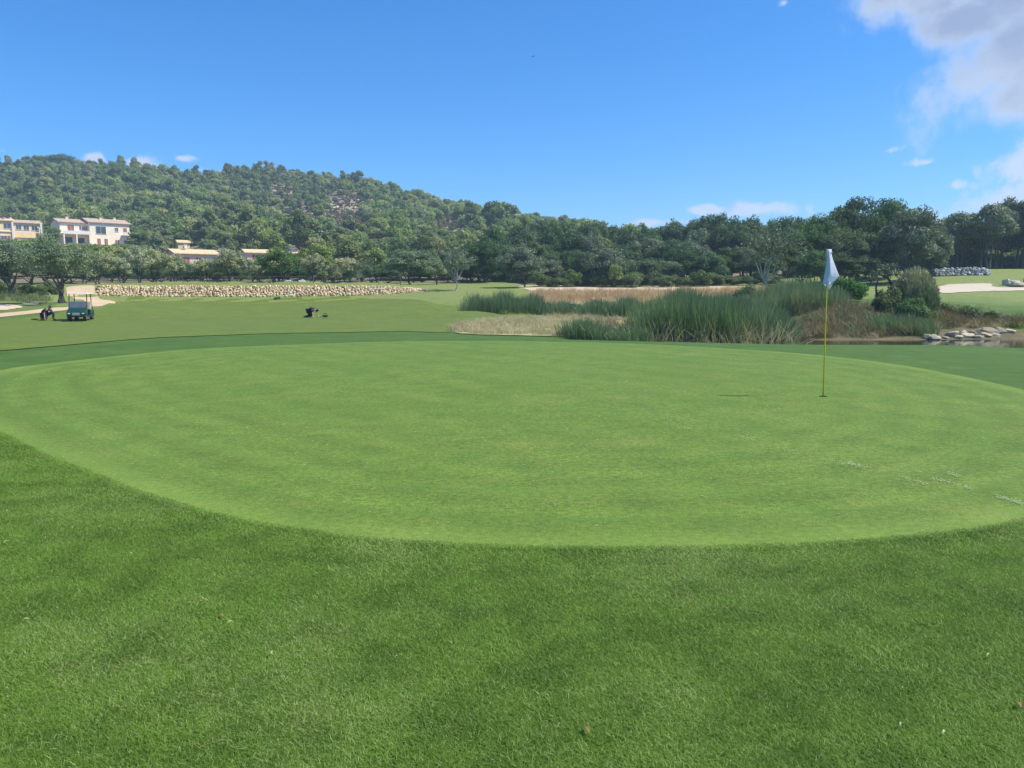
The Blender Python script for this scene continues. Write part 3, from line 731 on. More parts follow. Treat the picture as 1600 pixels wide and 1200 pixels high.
sz = np.where((hx > 440) & (hx < 720) & (hy < 375), sz * 0.78, sz)
hzs = np.minimum(sz * r.uniform(0.85, 1.25, len(gx)), np.where(fit < 8, fit * 0.92 * np.where(typ >= 4, 0.78, 1.0), 9)); sz = np.minimum(sz, np.maximum(hzs, 0.35) * 1.5)
vis = (hx > -30) & (hx < 1000)
order = np.argsort(np.hypot(gx, gy) + np.where(vis, 0, 5000))
ind = np.zeros(len(gx), bool); cnt = {0: 0, 1: 0}
for i in order:
    q = int(typ[i] >= 4)
    if vis[i] and cnt[q] < (110, 60)[q]: ind[i] = True; cnt[q] += 1
LAB_H = {0: 'rounded dark green holm oak on the lower slope of the wooded hill', 1: 'pale green pine on the lower slope of the wooded hill'}
for i in np.where(ind)[0]:
    q = int(typ[i] >= 4)
    e = bpy.data.objects.new(('hill_oak_tree', 'hill_pine_tree')[q], HP[typ[i]]); link(e)
    e.location = (gx[i], gy[i], gz[i] - 0.4); e.rotation_euler = (0, 0, r.uniform(0, 6.28)); e.scale = (sz[i], sz[i], hzs[i])
    tag(e, LAB_H[q], 'tree', ('oaks on the lower hillside', 'pines on the lower hillside')[q])
R_ = ~ind; nR = R_.sum()
scatter('hillside_wood', np.column_stack([gx, gy, gz - 0.4])[R_], np.column_stack([np.zeros(nR), np.zeros(nR), r.uniform(0, 6.28, nR)]),
        np.column_stack([sz, sz, hzs])[R_], typ[R_], HP, 'dense green wood of oaks and pines covering the hill', 'wood')
# low scrub and stones on the bare slopes
SC = [mesh_np('scrub', *crown(np.random.default_rng(70 + i), 1.1, 1.6, -0.1, 7, 26, 0.16, rc=(0.4, 0.6))[:2], False, M_BROWN) for i in range(2)]
for sc_m in SC:
    a = sc_m.attributes.new('tint', 'FLOAT', 'POINT'); a.data.foreach_set('value', np.random.default_rng(1).random(len(sc_m.vertices)).astype(np.float32))
px_, py_ = [], []
for P in BARE_W:
    lo, hi = P.min(0), P.max(0); ax_, ay_ = jitter_grid(lo, hi, 2.1, r); kk = inside(P, ax_, ay_) & (r.random(len(ax_)) < 0.55)
    px_.append(ax_[kk]); py_.append(ay_[kk])
sx, sy = np.concatenate(px_), np.concatenate(py_); n = len(sx)
scatter('hill_scrub', np.column_stack([sx, sy, height(sx, sy) + 0.2]), np.column_stack([np.zeros(n), np.zeros(n), r.uniform(0, 6, n)]), np.repeat(r.uniform(0.6, 1.9, (n, 1)), 3, 1), r.integers(0, 2, n), SC,
        'low dry scrub on the bare patches of the hillside', 'scrub')
mb = MB(); tl = []
for P, cnt_ in zip(BARE_W, (60, 70, 25, 14, 12, 8, 30)):
    lo, hi = P.min(0), P.max(0)
    for _ in range(cnt_):
        x, y = r.uniform(lo, hi); s = r.uniform(0.7, 2.6)
        mb.lump((x, y, hz(x, y) + 0.3), (s * 1.4, s, s * 0.8), r, 0.3, r.uniform(0, 3)); tl.append(r.random())
me = mb.mesh('hill_rocks', M_LIME); a = me.attributes.new('tint', 'FLOAT', 'POINT'); a.data.foreach_set('value', np.repeat(tl, len(ICO[0])).astype(np.float32))
o = bpy.data.objects.new('hill_rocks', me); link(o); tag(o, 'pale limestone outcrops scattered over the bare hillside patches', 'rocks', None, 'stuff')
# skyline trees one can tell apart
tree_px('bigoak', 92, 238, 440, 58, 'big dark tree standing above the skyline at the left end of the ridge', rz=0.4, parts=True)
tree_px('bigoak', 62, 252, 440, 40, 'dark tree on the ridge just left of the big skyline tree', rz=1.4)
tree_px('pine', 440, 256, 450, 24, 'small umbrella-shaped pine alone on the ridge skyline', k=1)
tree_px('pine', 486, 264, 448, 18, 'slim pine on the ridge right of the umbrella-shaped pine', k=2)
tree_px('oak', 258, 262, 450, 22, 'dark round oak poking above the ridge line', k=2)
tree_px('pine', 325, 266, 450, 22, 'pale tree poking above the middle of the ridge line', k=0)

# ------------------------------------------------------------------ houses
M_YWALL = plain('yellow_render', (0.86, 0.64, 0.34), 0.9, var=0.06, scale=0.6)
M_WWALL = plain('cream_render', (0.90, 0.76, 0.57), 0.9, var=0.06, scale=0.6)
M_PWALL = plain('pink_render', (0.80, 0.56, 0.42), 0.9, var=0.06, scale=0.6)
M_ROOF = plain('terracotta_roof', (0.50, 0.33, 0.19), 0.9, var=0.22, scale=2.2)
M_ROOF2 = plain('weathered_roof', (0.44, 0.32, 0.23), 0.9, var=0.22, scale=2.2)
M_ROOF3 = plain('pale_ochre_roof', (0.62, 0.47, 0.27), 0.9, var=0.18, scale=2.2)  # paler, yellower tiles than the other roofs
M_SHUT = plain('red_brown_shutter', (0.28, 0.10, 0.07), 0.7)
M_TRIM = plain('white_trim', (0.75, 0.72, 0.66), 0.8)
M_GLASS = plain('window_glass', (0.06, 0.08, 0.10), 0.12, spec=0.8)
M_AWN = plain('awning_fabric', (0.78, 0.74, 0.66), 0.8)
M_STONEB = plain('stone_base', (0.42, 0.34, 0.25), 0.95, var=0.25, scale=3)
def house(px, py, D, rot, label):
    p = at(px, py, D)
    e = empty('house', (p[0], p[1], p[2]), rot); return tag(e, label, 'house')
def block(e, x0, x1, y0, y1, z0, z1, wall, roof, rise=1.3, ov=0.5, kind='gable', ridge='x'):
    """walls with a low tiled roof; front of the house is local -Y"""
    MB().box(((x0+x1)/2, (y0+y1)/2, (z0+z1)/2), (x1-x0, y1-y0, z1-z0)).build('wall', wall, e)
    X0, X1, Y0, Y1 = x0-ov, x1+ov, y0-ov, y1+ov; t_ = 0.16; zz = z1 + 0.003
    if kind == 'gable':
        ym = (Y0+Y1)/2
        prof = [(Y0, zz), (ym, zz+rise), (Y1, zz), (Y1, zz+t_), (ym, zz+rise+t_), (Y0, zz+t_)]
        V = [(X0, a, b_) for a, b_ in prof] + [(X1, a, b_) for a, b_ in prof]
        Fs = [(0,1,4,5),(1,2,3,4),(6,11,10,7),(7,10,9,8)] + [(i, (i+1) % 6, (i+1) % 6 + 6, i + 6) for i in range(6)]
        Rf = MB().raw(V, [tuple(f) for f in Fs]).build('roof', roof, e)
        g = MB().raw([(x0, y0, zz), (x0, y1, zz), (x0, (y0+y1)/2, zz+rise*0.86), (x1, y0, zz), (x1, y1, zz), (x1, (y0+y1)/2, zz+rise*0.86)], [(0,1,2),(3,5,4)]); g.build('gable', wall, e)
    else:
        prof = [(X0, zz, Y0), (X1, zz, Y0)]
        V = [(X0,Y0,zz),(X1,Y0,zz),(X1,Y1,zz+rise),(X0,Y1,zz+rise),(X0,Y0,zz+t_),(X1,Y0,zz+t_),(X1,Y1,zz+rise+t_),(X0,Y1,zz+rise+t_)]
        Rf = MB().raw(V, [(0,3,2,1),(4,5,6,7),(0,1,5,4),(1,2,6,5),(2,3,7,6),(3,0,4,7)]).build('roof', roof, e)
    # tile courses: raised ribs running down the slope
    return Rf
def window(e, x, z, w_, h_, y, shutters=True, closed=False, frame=M_TRIM):
    if closed:
        s = MB().box((x, y-0.03, z), (w_, 0.08, h_)).build('shutter', M_SHUT, e)
        MB().box((x, y-0.075, z), (0.04, 0.02, h_*0.96)).build('frame', frame, s); return
    f = MB().box((x-w_/2, y-0.03, z), (0.10, 0.10, h_)).box((x+w_/2, y-0.03, z), (0.10, 0.10, h_)).box((x, y-0.03, z+h_/2), (w_+0.1, 0.10, 0.10)).box((x, y-0.05, z-h_/2), (w_+0.3, 0.16, 0.08)).box((x, y-0.03, z), (0.06, 0.06, h_-0.1)).build('window', frame, e)
    MB().box((x, y-0.004, z), (w_-0.1, 0.012, h_-0.1)).build('pane', M_GLASS, f)
    if shutters:
        for s in (-1, 1):
            MB().box((x+s*(w_/2+0.05+w_*0.27), y-0.04, z), (w_*0.5, 0.06, h_)).build('shutter', M_SHUT, e)
def chimney(e, x, y, z, h_=1.0, w_=0.7):
    c = MB().box((x, y, z+h_/2), (w_, w_, h_)).build('chimney', M_TRIM, e)
    MB().box((x, y, z+h_+0.08), (w_+0.2, w_+0.2, 0.14)).build('chimney_cap', M_ROOF, c)
# white villa
e = house(150, 384, 238, math.radians(47), 'white two-storey villa with red shutters and three chimneys on the hillside')
block(e, -9.8, -2.2, -0.5, 7.5, -2.5, 6.4, M_WWALL, M_ROOF2, 1.3)
block(e, -2.2, 9.2, -2.2, 7.0, -2.5, 6.7, M_WWALL, M_ROOF2, 1.5)
block(e, 9.2, 12.2, 0.6, 6.5, -2.5, 4.3, M_YWALL, M_ROOF, 0.6, 0.2, 'shed')
chimney(e, -6.5, 3.5, 7.4); chimney(e, 2.3, 1.6, 7.6); chimney(e, 6.6, 2.4, 7.8)
window(e, -6.8, 4.9, 1.7, 1.7, -0.5, False, True); window(e, -3.4, 5.0, 1.0, 1.2, -0.5)
window(e, 0.9, 4.6, 2.9, 2.3, -2.2, False); window(e, 5.4, 5.0, 1.0, 1.2, -2.2, False); window(e, 7.9, 4.6, 1.0, 1.9, -2.2, False, True)
window(e, 0.2, 1.1, 0.9, 1.9, -2.2, False, True); window(e, 2.2, 1.1, 0.9, 1.9, -2.2, False, True); window(e, 5.4, 1.3, 1.1, 1.0, -2.2, False, True); window(e, 7.9, 0.9, 0.9, 1.9, -2.2, False, True)
MB().box((-6.0, -1.9, 3.1), (7.6, 2.6, 0.18)).build('balcony_slab', M_TRIM, e)
MB().box((-6.0, -3.15, 3.6), (7.6, 0.06, 0.75)).build('balcony_railing', M_TRIM, e)
for x in (-9.6, -6.2, -2.6): MB().box((x, -3.0, 0.25), (0.35, 0.35, 5.5)).build('column', M_WWALL, e)
MB().box((-7.6, -0.52, 1.4), (2.0, 0.06, 1.6)).build('doorway', M_GLASS, e); MB().box((-4.2, -0.52, 1.2), (1.8, 0.06, 1.8)).build('doorway', M_GLASS, e)
MB().box((7.9, -2.9, 3.35), (2.4, 1.3, 0.14)).box((7.9, -3.5, 3.85), (2.4, 0.06, 0.8)).build('balcony', M_TRIM, e)
MB().raw([(9.3, 0.4, 3.2), (11.6, -1.9, 2.2), (11.6, -1.9, 2.14), (9.3, 0.4, 3.14), (12.0, 0.5, 3.2), (12.0, -1.9, 2.2), (12.0, -1.9, 2.14), (12.0, 0.5, 3.14)], [(0,1,5,4),(3,7,6,2)]).build('awning', M_AWN, e)
MB().box((0.5, -3.6, -1.6), (14, 2.6, 2.4)).build('terrace_wall', M_STONEB, e)
# yellow villa
e = house(22, 374, 238, math.radians(44), 'yellow villa with white window frames and purple flowers on its roof, at the left edge')
block(e, -9.0, 0.0, 0.0, 8.0, -2.5, 5.4, M_YWALL, M_ROOF3, 1.2)
block(e, 0.0, 7.6, 0.8, 8.0, -2.5, 5.0, M_YWALL, M_ROOF2, 1.1)
for x in (-7.0, -4.4, -1.6): window(e, x, 3.9, 1.8, 1.5, 0.0, False)
for x in (1.6, 3.6, 5.8): window(e, x, 3.7, 1.5, 1.4, 0.8, False)
window(e, 4.6, -0.2, 1.5, 1.3, 0.8, False, True); window(e, -6.0, 0.2, 1.6, 1.6, 0.0); window(e, -2.6, 0.2, 1.6, 1.6, 0.0)
for x in (-9.0, -0.2, 7.4): MB().box((x, -0.15, 1.4), (0.5, 0.5, 7.6)).build('pilaster', M_TRIM, e)
MB().box((-0.8, -0.2, 2.3), (16.2, 0.2, 0.25)).build('cornice', M_TRIM, e)
chimney(e, -6, 4, 6.2)
V, Fs, T, _, _ = crown(np.random.default_rng(5), 1.5, 7.0, 0.0, 26, 40, 0.22, rc=(0.25, 0.4))
bo = bpy.data.objects.new('flowering_creeper', mesh_np('flowering_creeper', V * np.array([1.1, 0.4, 1.0]), Fs, False, M_BOUG, T)); link(bo, e); bo.location = (-1.5, 1.2, 5.6)
# low house behind the olives
e = house(318, 424, 188, math.radians(40), 'low pink house with a wide ochre roof half hidden behind the olives')
block(e, -6.2, 3.6, 0.0, 8.0, -2.0, 4.0, M_PWALL, M_ROOF3, 1.2, 0.6)
block(e, 3.6, 7.4, 1.5, 7.0, -2.0, 4.0, M_PWALL, M_ROOF3, 1.1, 0.4)
chimney(e, -3.0, 3.0, 5.5, 0.9, 0.6); chimney(e, 5.6, 3.0, 4.8, 0.8, 1.2)
window(e, -3.9, 2.2, 1.5, 2.0, 0.0, False, True); window(e, -0.4, 2.6, 1.2, 1.3, 0.0); window(e, 2.4, 2.6, 1.0, 1.3, 0.0, False); MB().box((-1.6, -0.1, 0.2), (0.5, 0.3, 5.0)).build('downpipe', M_TRIM, e)
MB().box((-5.8, -0.5, -0.2), (1.0, 1.2, 1.8)).build('buttress', M_TRIM, e)
# house behind the carob
e = house(432, 417, 180, math.radians(30), 'house behind the bright green carob showing only its ochre roof ends')
block(e, -6.6, 6.6, 0.0, 6.5, -2.0, 3.0, M_PWALL, M_ROOF3, 0.9, 0.4)
chimney(e, 4.4, 2.5, 3.8, 0.8, 0.8); window(e, -4, 2, 1.2, 1.3, 0.0); window(e, 3, 2, 1.2, 1.3, 0.0)
e = house(288, 392, 225, math.radians(35), 'small yellow outbuilding among the trees above the low pink house')
block(e, -1.6, 1.6, 0.0, 3.5, -2.0, 2.2, M_YWALL, M_ROOF3, 0.8, 0.3, 'gable'); window(e, 0, 1.0, 0.7, 0.8, 0.0, False)

ORD = 'first second third fourth fifth sixth seventh eighth ninth tenth eleventh twelfth thirteenth fourteenth fifteenth sixteenth seventeenth eighteenth nineteenth twentieth twenty-first twenty-second twenty-third twenty-fourth twenty-fifth twenty-sixth twenty-seventh twenty-eighth twenty-ninth thirtieth thirty-first thirty-second thirty-third thirty-fourth thirty-fifth thirty-sixth thirty-seventh thirty-eighth'.split()
# ------------------------------------------------------------------ trees in the middle distance
tree_px('bigolive', 90, 361, 66, 128, 'big dark olive with a thick gnarled trunk beside the golf cart', rz=2.1, k=0)
tree_px('bigolive', 8, 366, 74, 120, 'large grey olive crown at the left edge behind the sandy patches', rz=0.3, k=1)
tree_px('bigolive', -90, 372, 72, 120, 'olive tree just beyond the left edge of the picture', rz=4.0, k=0)
OL = [(150, 388, 99, 56, 'olive with a broad leaning trunk at the left end of the stone wall'),
      (128, 398, 108, 44, 'pale olive between the big dark olive and the stone wall'),
      (186, 396, 104, 44, 'small olive second from the left end of the stone wall'),
      (214, 383, 98, 52, 'olive with a leaning dark trunk above the left part of the stone wall'),
      (240, 386, 98, 48, 'full round olive above the redder stones of the wall'),
      (271, 394, 98, 46, 'olive standing just left of the low pink house'),
      (311, 402, 97, 32, 'leftmost of the four olives grouped in front of the low pink house'),
      (325, 399, 98, 34, 'second of the four olives grouped in front of the low pink house'),
      (339, 405, 97, 32, 'third of the four olives grouped in front of the low pink house'),
      (358, 387, 97, 58, 'tallest olive of the group in front of the low pink house'),
      (400, 402, 99, 42, 'pale olive just left of the bright green carob'),
      (487, 394, 97, 48, 'round silvery olive just right of the bright green carob'),
      (541, 397, 96, 46, 'silvery olive standing between the round olive and the white trunk'),
      (520, 412, 103, 34, 'small olive behind and between the two silvery olives'),
      (681, 404, 106, 38, 'dense little grey-green olive left of the pale twisted trunk')]
for px, top, D, wp, lab in OL: tree_px('olive', px, top, D, wp, lab, 'olive trees in the row behind the stone wall')
tree_px('carob', 434, 384, 97, 74, 'bright green domed carob in the row of olives', k=0)
tree_px('sparse', 562, 402, 96, 44, 'thin tree with a white forked trunk behind the right half of the wall', k=0, rz=1.0)
tree_px('gtree', 641, 388, 99, 92, 'wide loose green tree with a short dark trunk at the right end of the wall', k=0)
tree_px('sparse', 712, 384, 92, 78, 'tree with a pale twisted trunk on the slope right of the wall', k=1, rz=2.5)
tree_px('gtree', 818, 384, 98, 84, 'grey-green tree with a thick dark trunk left of the rusty meadow', k=1, rz=0.7)
tree_px('bigoak', 757, 371, 112, 66, 'dark glossy oak between the pale twisted trunk and the dark trunk', k=0)
tree_px('bigoak', 735, 385, 116, 50, 'dark oak just behind the pale twisted trunk', k=1)
for i, (px, top, D, wp, lab) in enumerate([(500, 379, 122, 52, 'yellow-green pine behind the round silvery olive'), (546, 372, 126, 62, 'tallest yellow-green pine behind the stone wall'), (587, 386, 120, 58, 'yellow-green pine right of the tallest yellow-green pine'),
      (475, 386, 128, 38, 'yellow-green pine just right of the carob top'), (83, 352, 225, 24, 'bright green tree between the two villas'), (110, 390, 196, 34, 'yellow-green tree below the white villa'), (212, 382, 190, 30, 'yellow-green tree right of the white villa'), (228, 360, 195, 30, 'pale green pine right of the white villa')]):
    tree_px('ypine', px, top, D, wp, lab, 'yellow-green pines')
tree_px('pine', 468, 326, 185, 40, 'tall narrow pine in front of the bare patch of the hill', k=0)
tree_px('pine', 660, 366, 150, 62, 'pale feathery pine above the loose green tree', k=1)
tree_px('pine', 625, 372, 150, 40, 'feathery pine left of the palest feathery pine', k=2)
# dark undergrowth behind the olive row
G_ = 'dark bushes behind the olive row'
for i in range(38):
    px = 95 + i * 19.5 + r.uniform(-6, 6); D = r.uniform(111, 122)
    tree_px('oak' if i % 3 else 'pine', px, r.uniform(411, 425), D, r.uniform(32, 50), 'dark green bushy tree filling the gap behind the olive row, %s from the left' % ORD[i], G_)
for i in range(34):
    px = 80 + i * 23 + r.uniform(-8, 8); D = r.uniform(128, 148)
    if 268 < px < 352 or 392 < px < 470: top = r.uniform(408, 414)
    elif px < 210: top = r.uniform(392, 402)
    else: top = r.uniform(384, 402) if px > 560 else r.uniform(396, 408)
    tree_px('oak' if i % 4 else 'pine', px, top, D, r.uniform(40, 60), 'green tree at the foot of the hill behind the olive row, %s from the left' % ORD[i], 'trees at the foot of the hill')
for i in range(10):
    tree_px('shrub', -60 + i * 15 + r.uniform(-5, 5), r.uniform(438, 450), r.uniform(74, 86), r.uniform(26, 44), 'green bush under the olives left of the cart path, %s from the left' % ORD[i], 'bushes under the olives at the left edge')
for i in range(8):
    tree_px('oak', -140 + i * 30 + r.uniform(-5, 5), r.uniform(385, 400), r.uniform(92, 110), 60, 'dark tree behind the large olives at the left edge, %s from the left' % ORD[i], 'trees behind the large olives')

# ---- the wood across the middle
G1 = 'front row of the wood behind the rusty meadow'; G2 = 'tall trees of the wood across the middle'
SKYL = [(780, 356), (850, 348), (880, 344), (920, 343), (960, 348), (985, 345), (1020, 350), (1060, 346), (1100, 336), (1140, 330), (1180, 336), (1215, 340), (1250, 336), (1290, 330)]
def skyl(px): return float(np.interp(px, [a for a, _ in SKYL], [b for _, b in SKYL]))
for i in range(26):
    px = 770 + i * 20 + r.uniform(-7, 7)
    tree_px('oak', px, skyl(px) + r.uniform(-3, 7), r.uniform(128, 140), r.uniform(46, 68), 'tall dark oak making the skyline of the middle wood, %s from the left' % ORD[i], G2)
for i in range(22):
    px = 775 + i * 23 + r.uniform(-8, 8)
    tree_px(('oak', 'oak', 'gtree', 'pine')[i % 4], px, skyl(px) + r.uniform(14, 34), r.uniform(114, 124), r.uniform(50, 72), 'leafy oak in the middle depth of the wood, %s from the left' % ORD[i], G2)
for i in range(20):
    px = 850 + i * 19 + r.uniform(-7, 7)
    tree_px(('oak', 'gtree', 'oak')[i % 3], px, skyl(px) + r.uniform(38, 62), r.uniform(104, 110), r.uniform(44, 66), 'low dark tree along the front of the wood, %s from the left' % ORD[i], G1)
for i in range(22):
    px = 850 + i * 17 + r.uniform(-7, 7)
    tree_px('shrub', px, r.uniform(422, 434), r.uniform(98, 102), r.uniform(30, 46), 'bushy undergrowth shrub at the foot of the wood, %s from the left' % ORD[i], G1)
tree_px('ypine', 961, 411, 97, 26, 'small pointed bright green pine at the foot of the wood', k=0)
tree_px('gtree', 955, 385, 101, 74, 'broad grey-green tree behind the small pointed pine', k=1)
# ---- right hand group
tree_px('sparse', 1208, 344, 78, 118, 'open grey-green tree with a forked pale trunk in front of the dark oaks', k=0, rz=0.2)
BO = [(1290, 322, 94, 92, 'oak at the left shoulder of the big dark group'), (1335, 300, 96, 96, 'tallest oak left of the middle of the big dark group'), (1392, 298, 97, 104, 'tall oak with brownish top leaves in the big dark group'),
      (1258, 345, 90, 70, 'dark oak behind the open grey-green tree'), (1318, 350, 88, 84, 'oak low in the middle of the big dark group'), (1365, 360, 88, 80, 'dark oak behind the flag'), (1275, 385, 86, 70, 'low dark oak behind the left side of the flag'), (1340, 395, 86, 74, 'low dark oak just right of the flag top')]
for px, top, D, wp, lab in BO: tree_px('bigoak', px, top, D, wp, lab, 'big dark oaks behind the flag')
tree_px('gtree', 1427, 316, 86, 104, 'tall grey-green wild olive at the right of the dark oaks', k=0, rz=1.0)
tree_px('gtree', 1462, 350, 88, 60, 'smaller grey-green tree leaning against the tall wild olive', k=1)
for i in range(15):
    px = 1472 + i * 15 + r.uniform(-5, 5); top = np.interp(px, [1470, 1500, 1540, 1580, 1640], [340, 330, 322, 310, 304]) + r.uniform(-3, 8)
    tree_px('wood', px, top, r.uniform(103, 112), r.uniform(52, 74), 'bare-trunked tall tree of the right-edge wood, %s from the left' % ORD[i], 'tall trees of the right-hand wood')
for i in range(16):
    px = 1450 + i * 17 + r.uniform(-5, 5)
    tree_px('wood' if i % 2 else 'oak', px, np.interp(px, [1450, 1500, 1600], [352, 340, 322]) + r.uniform(0, 10), r.uniform(118, 132), 60, 'dark tree deep in the wood at the right edge, %s from the left' % ORD[i], 'trees deep in the right-hand wood')
for i in range(12):
    tree_px('shrub', 1455 + i * 20 + r.uniform(-5, 5), r.uniform(388, 398), r.uniform(114, 118), 64, 'dark undergrowth between the bare trunks of the right-hand wood, %s from the left' % ORD[i], 'undergrowth of the right-hand wood')
for i in range(18):
    px = 1230 + i * 25 + r.uniform(-7, 7)
    tree_px('oak', px, np.interp(px, [1230, 1300, 1420, 1500, 1600], [352, 345, 350, 352, 335]) + r.uniform(0, 12), r.uniform(138, 152), 66, 'dark tree closing the back of the right-hand wood, %s from the left' % ORD[i], 'back row of the right-hand wood')
for i in range(10):
    tree_px('shrub', 1262 + i * 21 + r.uniform(-5, 5), r.uniform(384, 394), r.uniform(122, 130), 62, 'dark bush filling the shade behind the big oaks, %s from the left' % ORD[i], 'bushes behind the big oaks')
for i in range(10):
    tree_px('shrub', 1460 + i * 22 + r.uniform(-5, 5), r.uniform(382, 392), r.uniform(133, 136), 64, 'dark bush far back under the right-hand wood, %s from the left' % ORD[i], 'far bushes under the right-hand wood')
# ---- bushes round the pond
# small twisted tree on the bank
def twisted(px, D, top, label):
    p = at(px, top, D); x, y = p[0], p[1]; z = hz(x, y); H = p[2] - z
    e = empty('twisted_tree', (x, y, z - 0.1)); tag(e, label, 'tree')
    rr = np.random.default_rng(3); mb = MB(); c = []
    mb.tube([(0.25, 0, -0.2), (0.22, 0, 0.5), (0.10, 0, 0.9), (0.28, 0, 1.3), (0.05, 0.1, 1.8), (-0.3, 0, 2.1)], [0.17, 0.13, 0.11, 0.10, 0.08, 0.05], 8)
    mb.tube([(0.12, 0, 0.85), (-0.35, 0, 0.72), (-0.75, 0.1, 0.95), (-0.85, 0.1, 1.5), (-0.75, 0, 1.95)], [0.10, 0.085, 0.07, 0.06, 0.03], 7)
    for q in [(-0.9, 0, 2.2), (-0.4, 0.2, 2.5), (0.1, 0, 2.5), (-1.2, 0, 1.9), (0.5, 0.1, 2.2), (-0.2, -.2, 2.2), (0.8, 0, 1.8)]:
        mb.tube([(-0.3, 0, 2.0), ((q[0]-0.3)/2, q[1]/2, 2.15), q], [0.05, 0.035, 0.015], 5); c.append(q)
    mb.build('trunk', M_BARK, e, True)
    P, Nn, T = [], [], []
    for q in c:
        n = 150; d = rr.normal(0, 1, (n, 3)); d /= np.linalg.norm(d, axis=1, keepdims=True)
        P.append(np.array(q) + d * rr.uniform(0.1, 0.42, n)[:, None] * np.array([1.1, 1, 0.55])); Nn.append(d); T.append(rr.random(n))
    V, Fs = leaves(np.concatenate(P), np.concatenate(Nn), 0.055, rr)
    cr = bpy.data.objects.new('crown', mesh_np('crown', V, Fs, False, M_DOLIVE, np.repeat(np.concatenate(T), 4))); link(cr, e)
    e.scale = (1, 1, H / 2.85)
twisted(1393, 50.5, 403, 'small twisted tree with looping dark branches on the pond bank')
# grey-green upright bush of fine rods
def rod_bush(px, D, top, wpx, label, mat, name='shrub', n=2600, seed=5):
    p = at(px, top, D); x, y = p[0], p[1]; z = hz(x, y); H = p[2] - z; W_ = wpx / F_PX * D
    rr = np.random.default_rng(seed); a = rr.uniform(0, 6.28, n); q = np.sqrt(rr.random(n))
    tip = np.column_stack([np.cos(a) * q * W_ / 2, np.sin(a) * q * W_ / 2, H * (1 - 0.45 * q ** 2.2) * rr.uniform(0.45, 1.0, n)])
    P = tip; Nn = np.column_stack([np.cos(a), np.sin(a), np.full(n, 0.3)])
    L_ = rr.uniform(0.10, 0.24, n)[:, None]; ax = tip * np.array([0.9, 0.9, 1.0]); ax /= np.linalg.norm(ax, axis=1, keepdims=True); ax += rr.normal(0, 0.22, (n, 3))
    side = np.cross(ax, rr.normal(0, 1, (n, 3))); side /= np.linalg.norm(side, axis=1, keepdims=True)
    V = np.stack([P - ax * L_, P - side * 0.022, P + ax * L_, P + side * 0.022], 1).reshape(-1, 3)
    e = empty(name, (x, y, z - 0.05)); tag(e, label, 'shrub')
    f = bpy.data.objects.new('foliage', mesh_np('foliage', V, np.arange(4 * n).reshape(n, 4), False, mat, np.repeat(rr.random(n), 4))); link(f, e)
    mb = MB()
    for i in range(26):
        b_ = tip[i] * 0.85; mb.tube([(b_[0] * 0.1, b_[1] * 0.1, 0), tuple(b_ * np.array([0.6, 0.6, 0.5])), tuple(b_)], [0.03, 0.02, 0.008], 4)
    mb.build('stems', M_BARK, e, True)
rod_bush(1432, 51, 416, 66, 'grey-green feathery bush beside the small twisted tree', M_OLIVE, n=5200)
rod_bush(1442, 49.5, 440, 50, 'lower grey feathery bush growing right in front of the taller feathery one', M_DOLIVE, n=2600, seed=8)
tree_px('bshrub', 1426, 461, 47, 50, 'round fresh green bush on the pond bank below the twisted tree', k=0, sink=0.15)
tree_px('shrub', 1392, 444, 50.5, 44, 'dark bush under the twisted tree', k=0, sink=0.2)
tree_px('shrub', 1380, 458, 50, 34, 'low dark bush left of the round fresh green bush', k=1, sink=0.2)
tree_px('bshrub', 1322, 429, 63, 58, 'leafy green bush right of the flag', k=1, sink=0.2)
tree_px('shrub', 1300, 436, 64, 44, 'green bush directly behind the flag', k=2, sink=0.2)
tree_px('shrub', 1225, 436, 68, 50, 'green bush behind the reeds left of the flag', k=3, sink=0.2)
tree_px('shrub', 1165, 446, 72, 44, 'dark low bush at the foot of the open grey-green tree', k=4, sink=0.2)
tree_px('shrub', 1515, 476, 49.5, 40, 'ragged bush on the bank above the pale rocks', k=1, sink=0.15)
tree_px('shrub', 1478, 474, 51, 42, 'olive-brown bush right of the round fresh green bush', k=2, sink=0.15)
for i, (px, top, D, wp) in enumerate(sorted([(1550, 486, 48.5, 26), (1455, 488, 48, 28), (1350, 484, 50, 34), (1372, 490, 48.5, 30), (1270, 494, 49, 26), (1320, 488, 51, 28), (1575, 492, 48, 24), (1400, 498, 46.5, 26)])):
    tree_px('shrub', px, top, D, wp, 'small scrubby bush among the brown grass of the pond bank, %s from the left' % ORD[i], 'small bushes on the brown bank', sink=0.1)

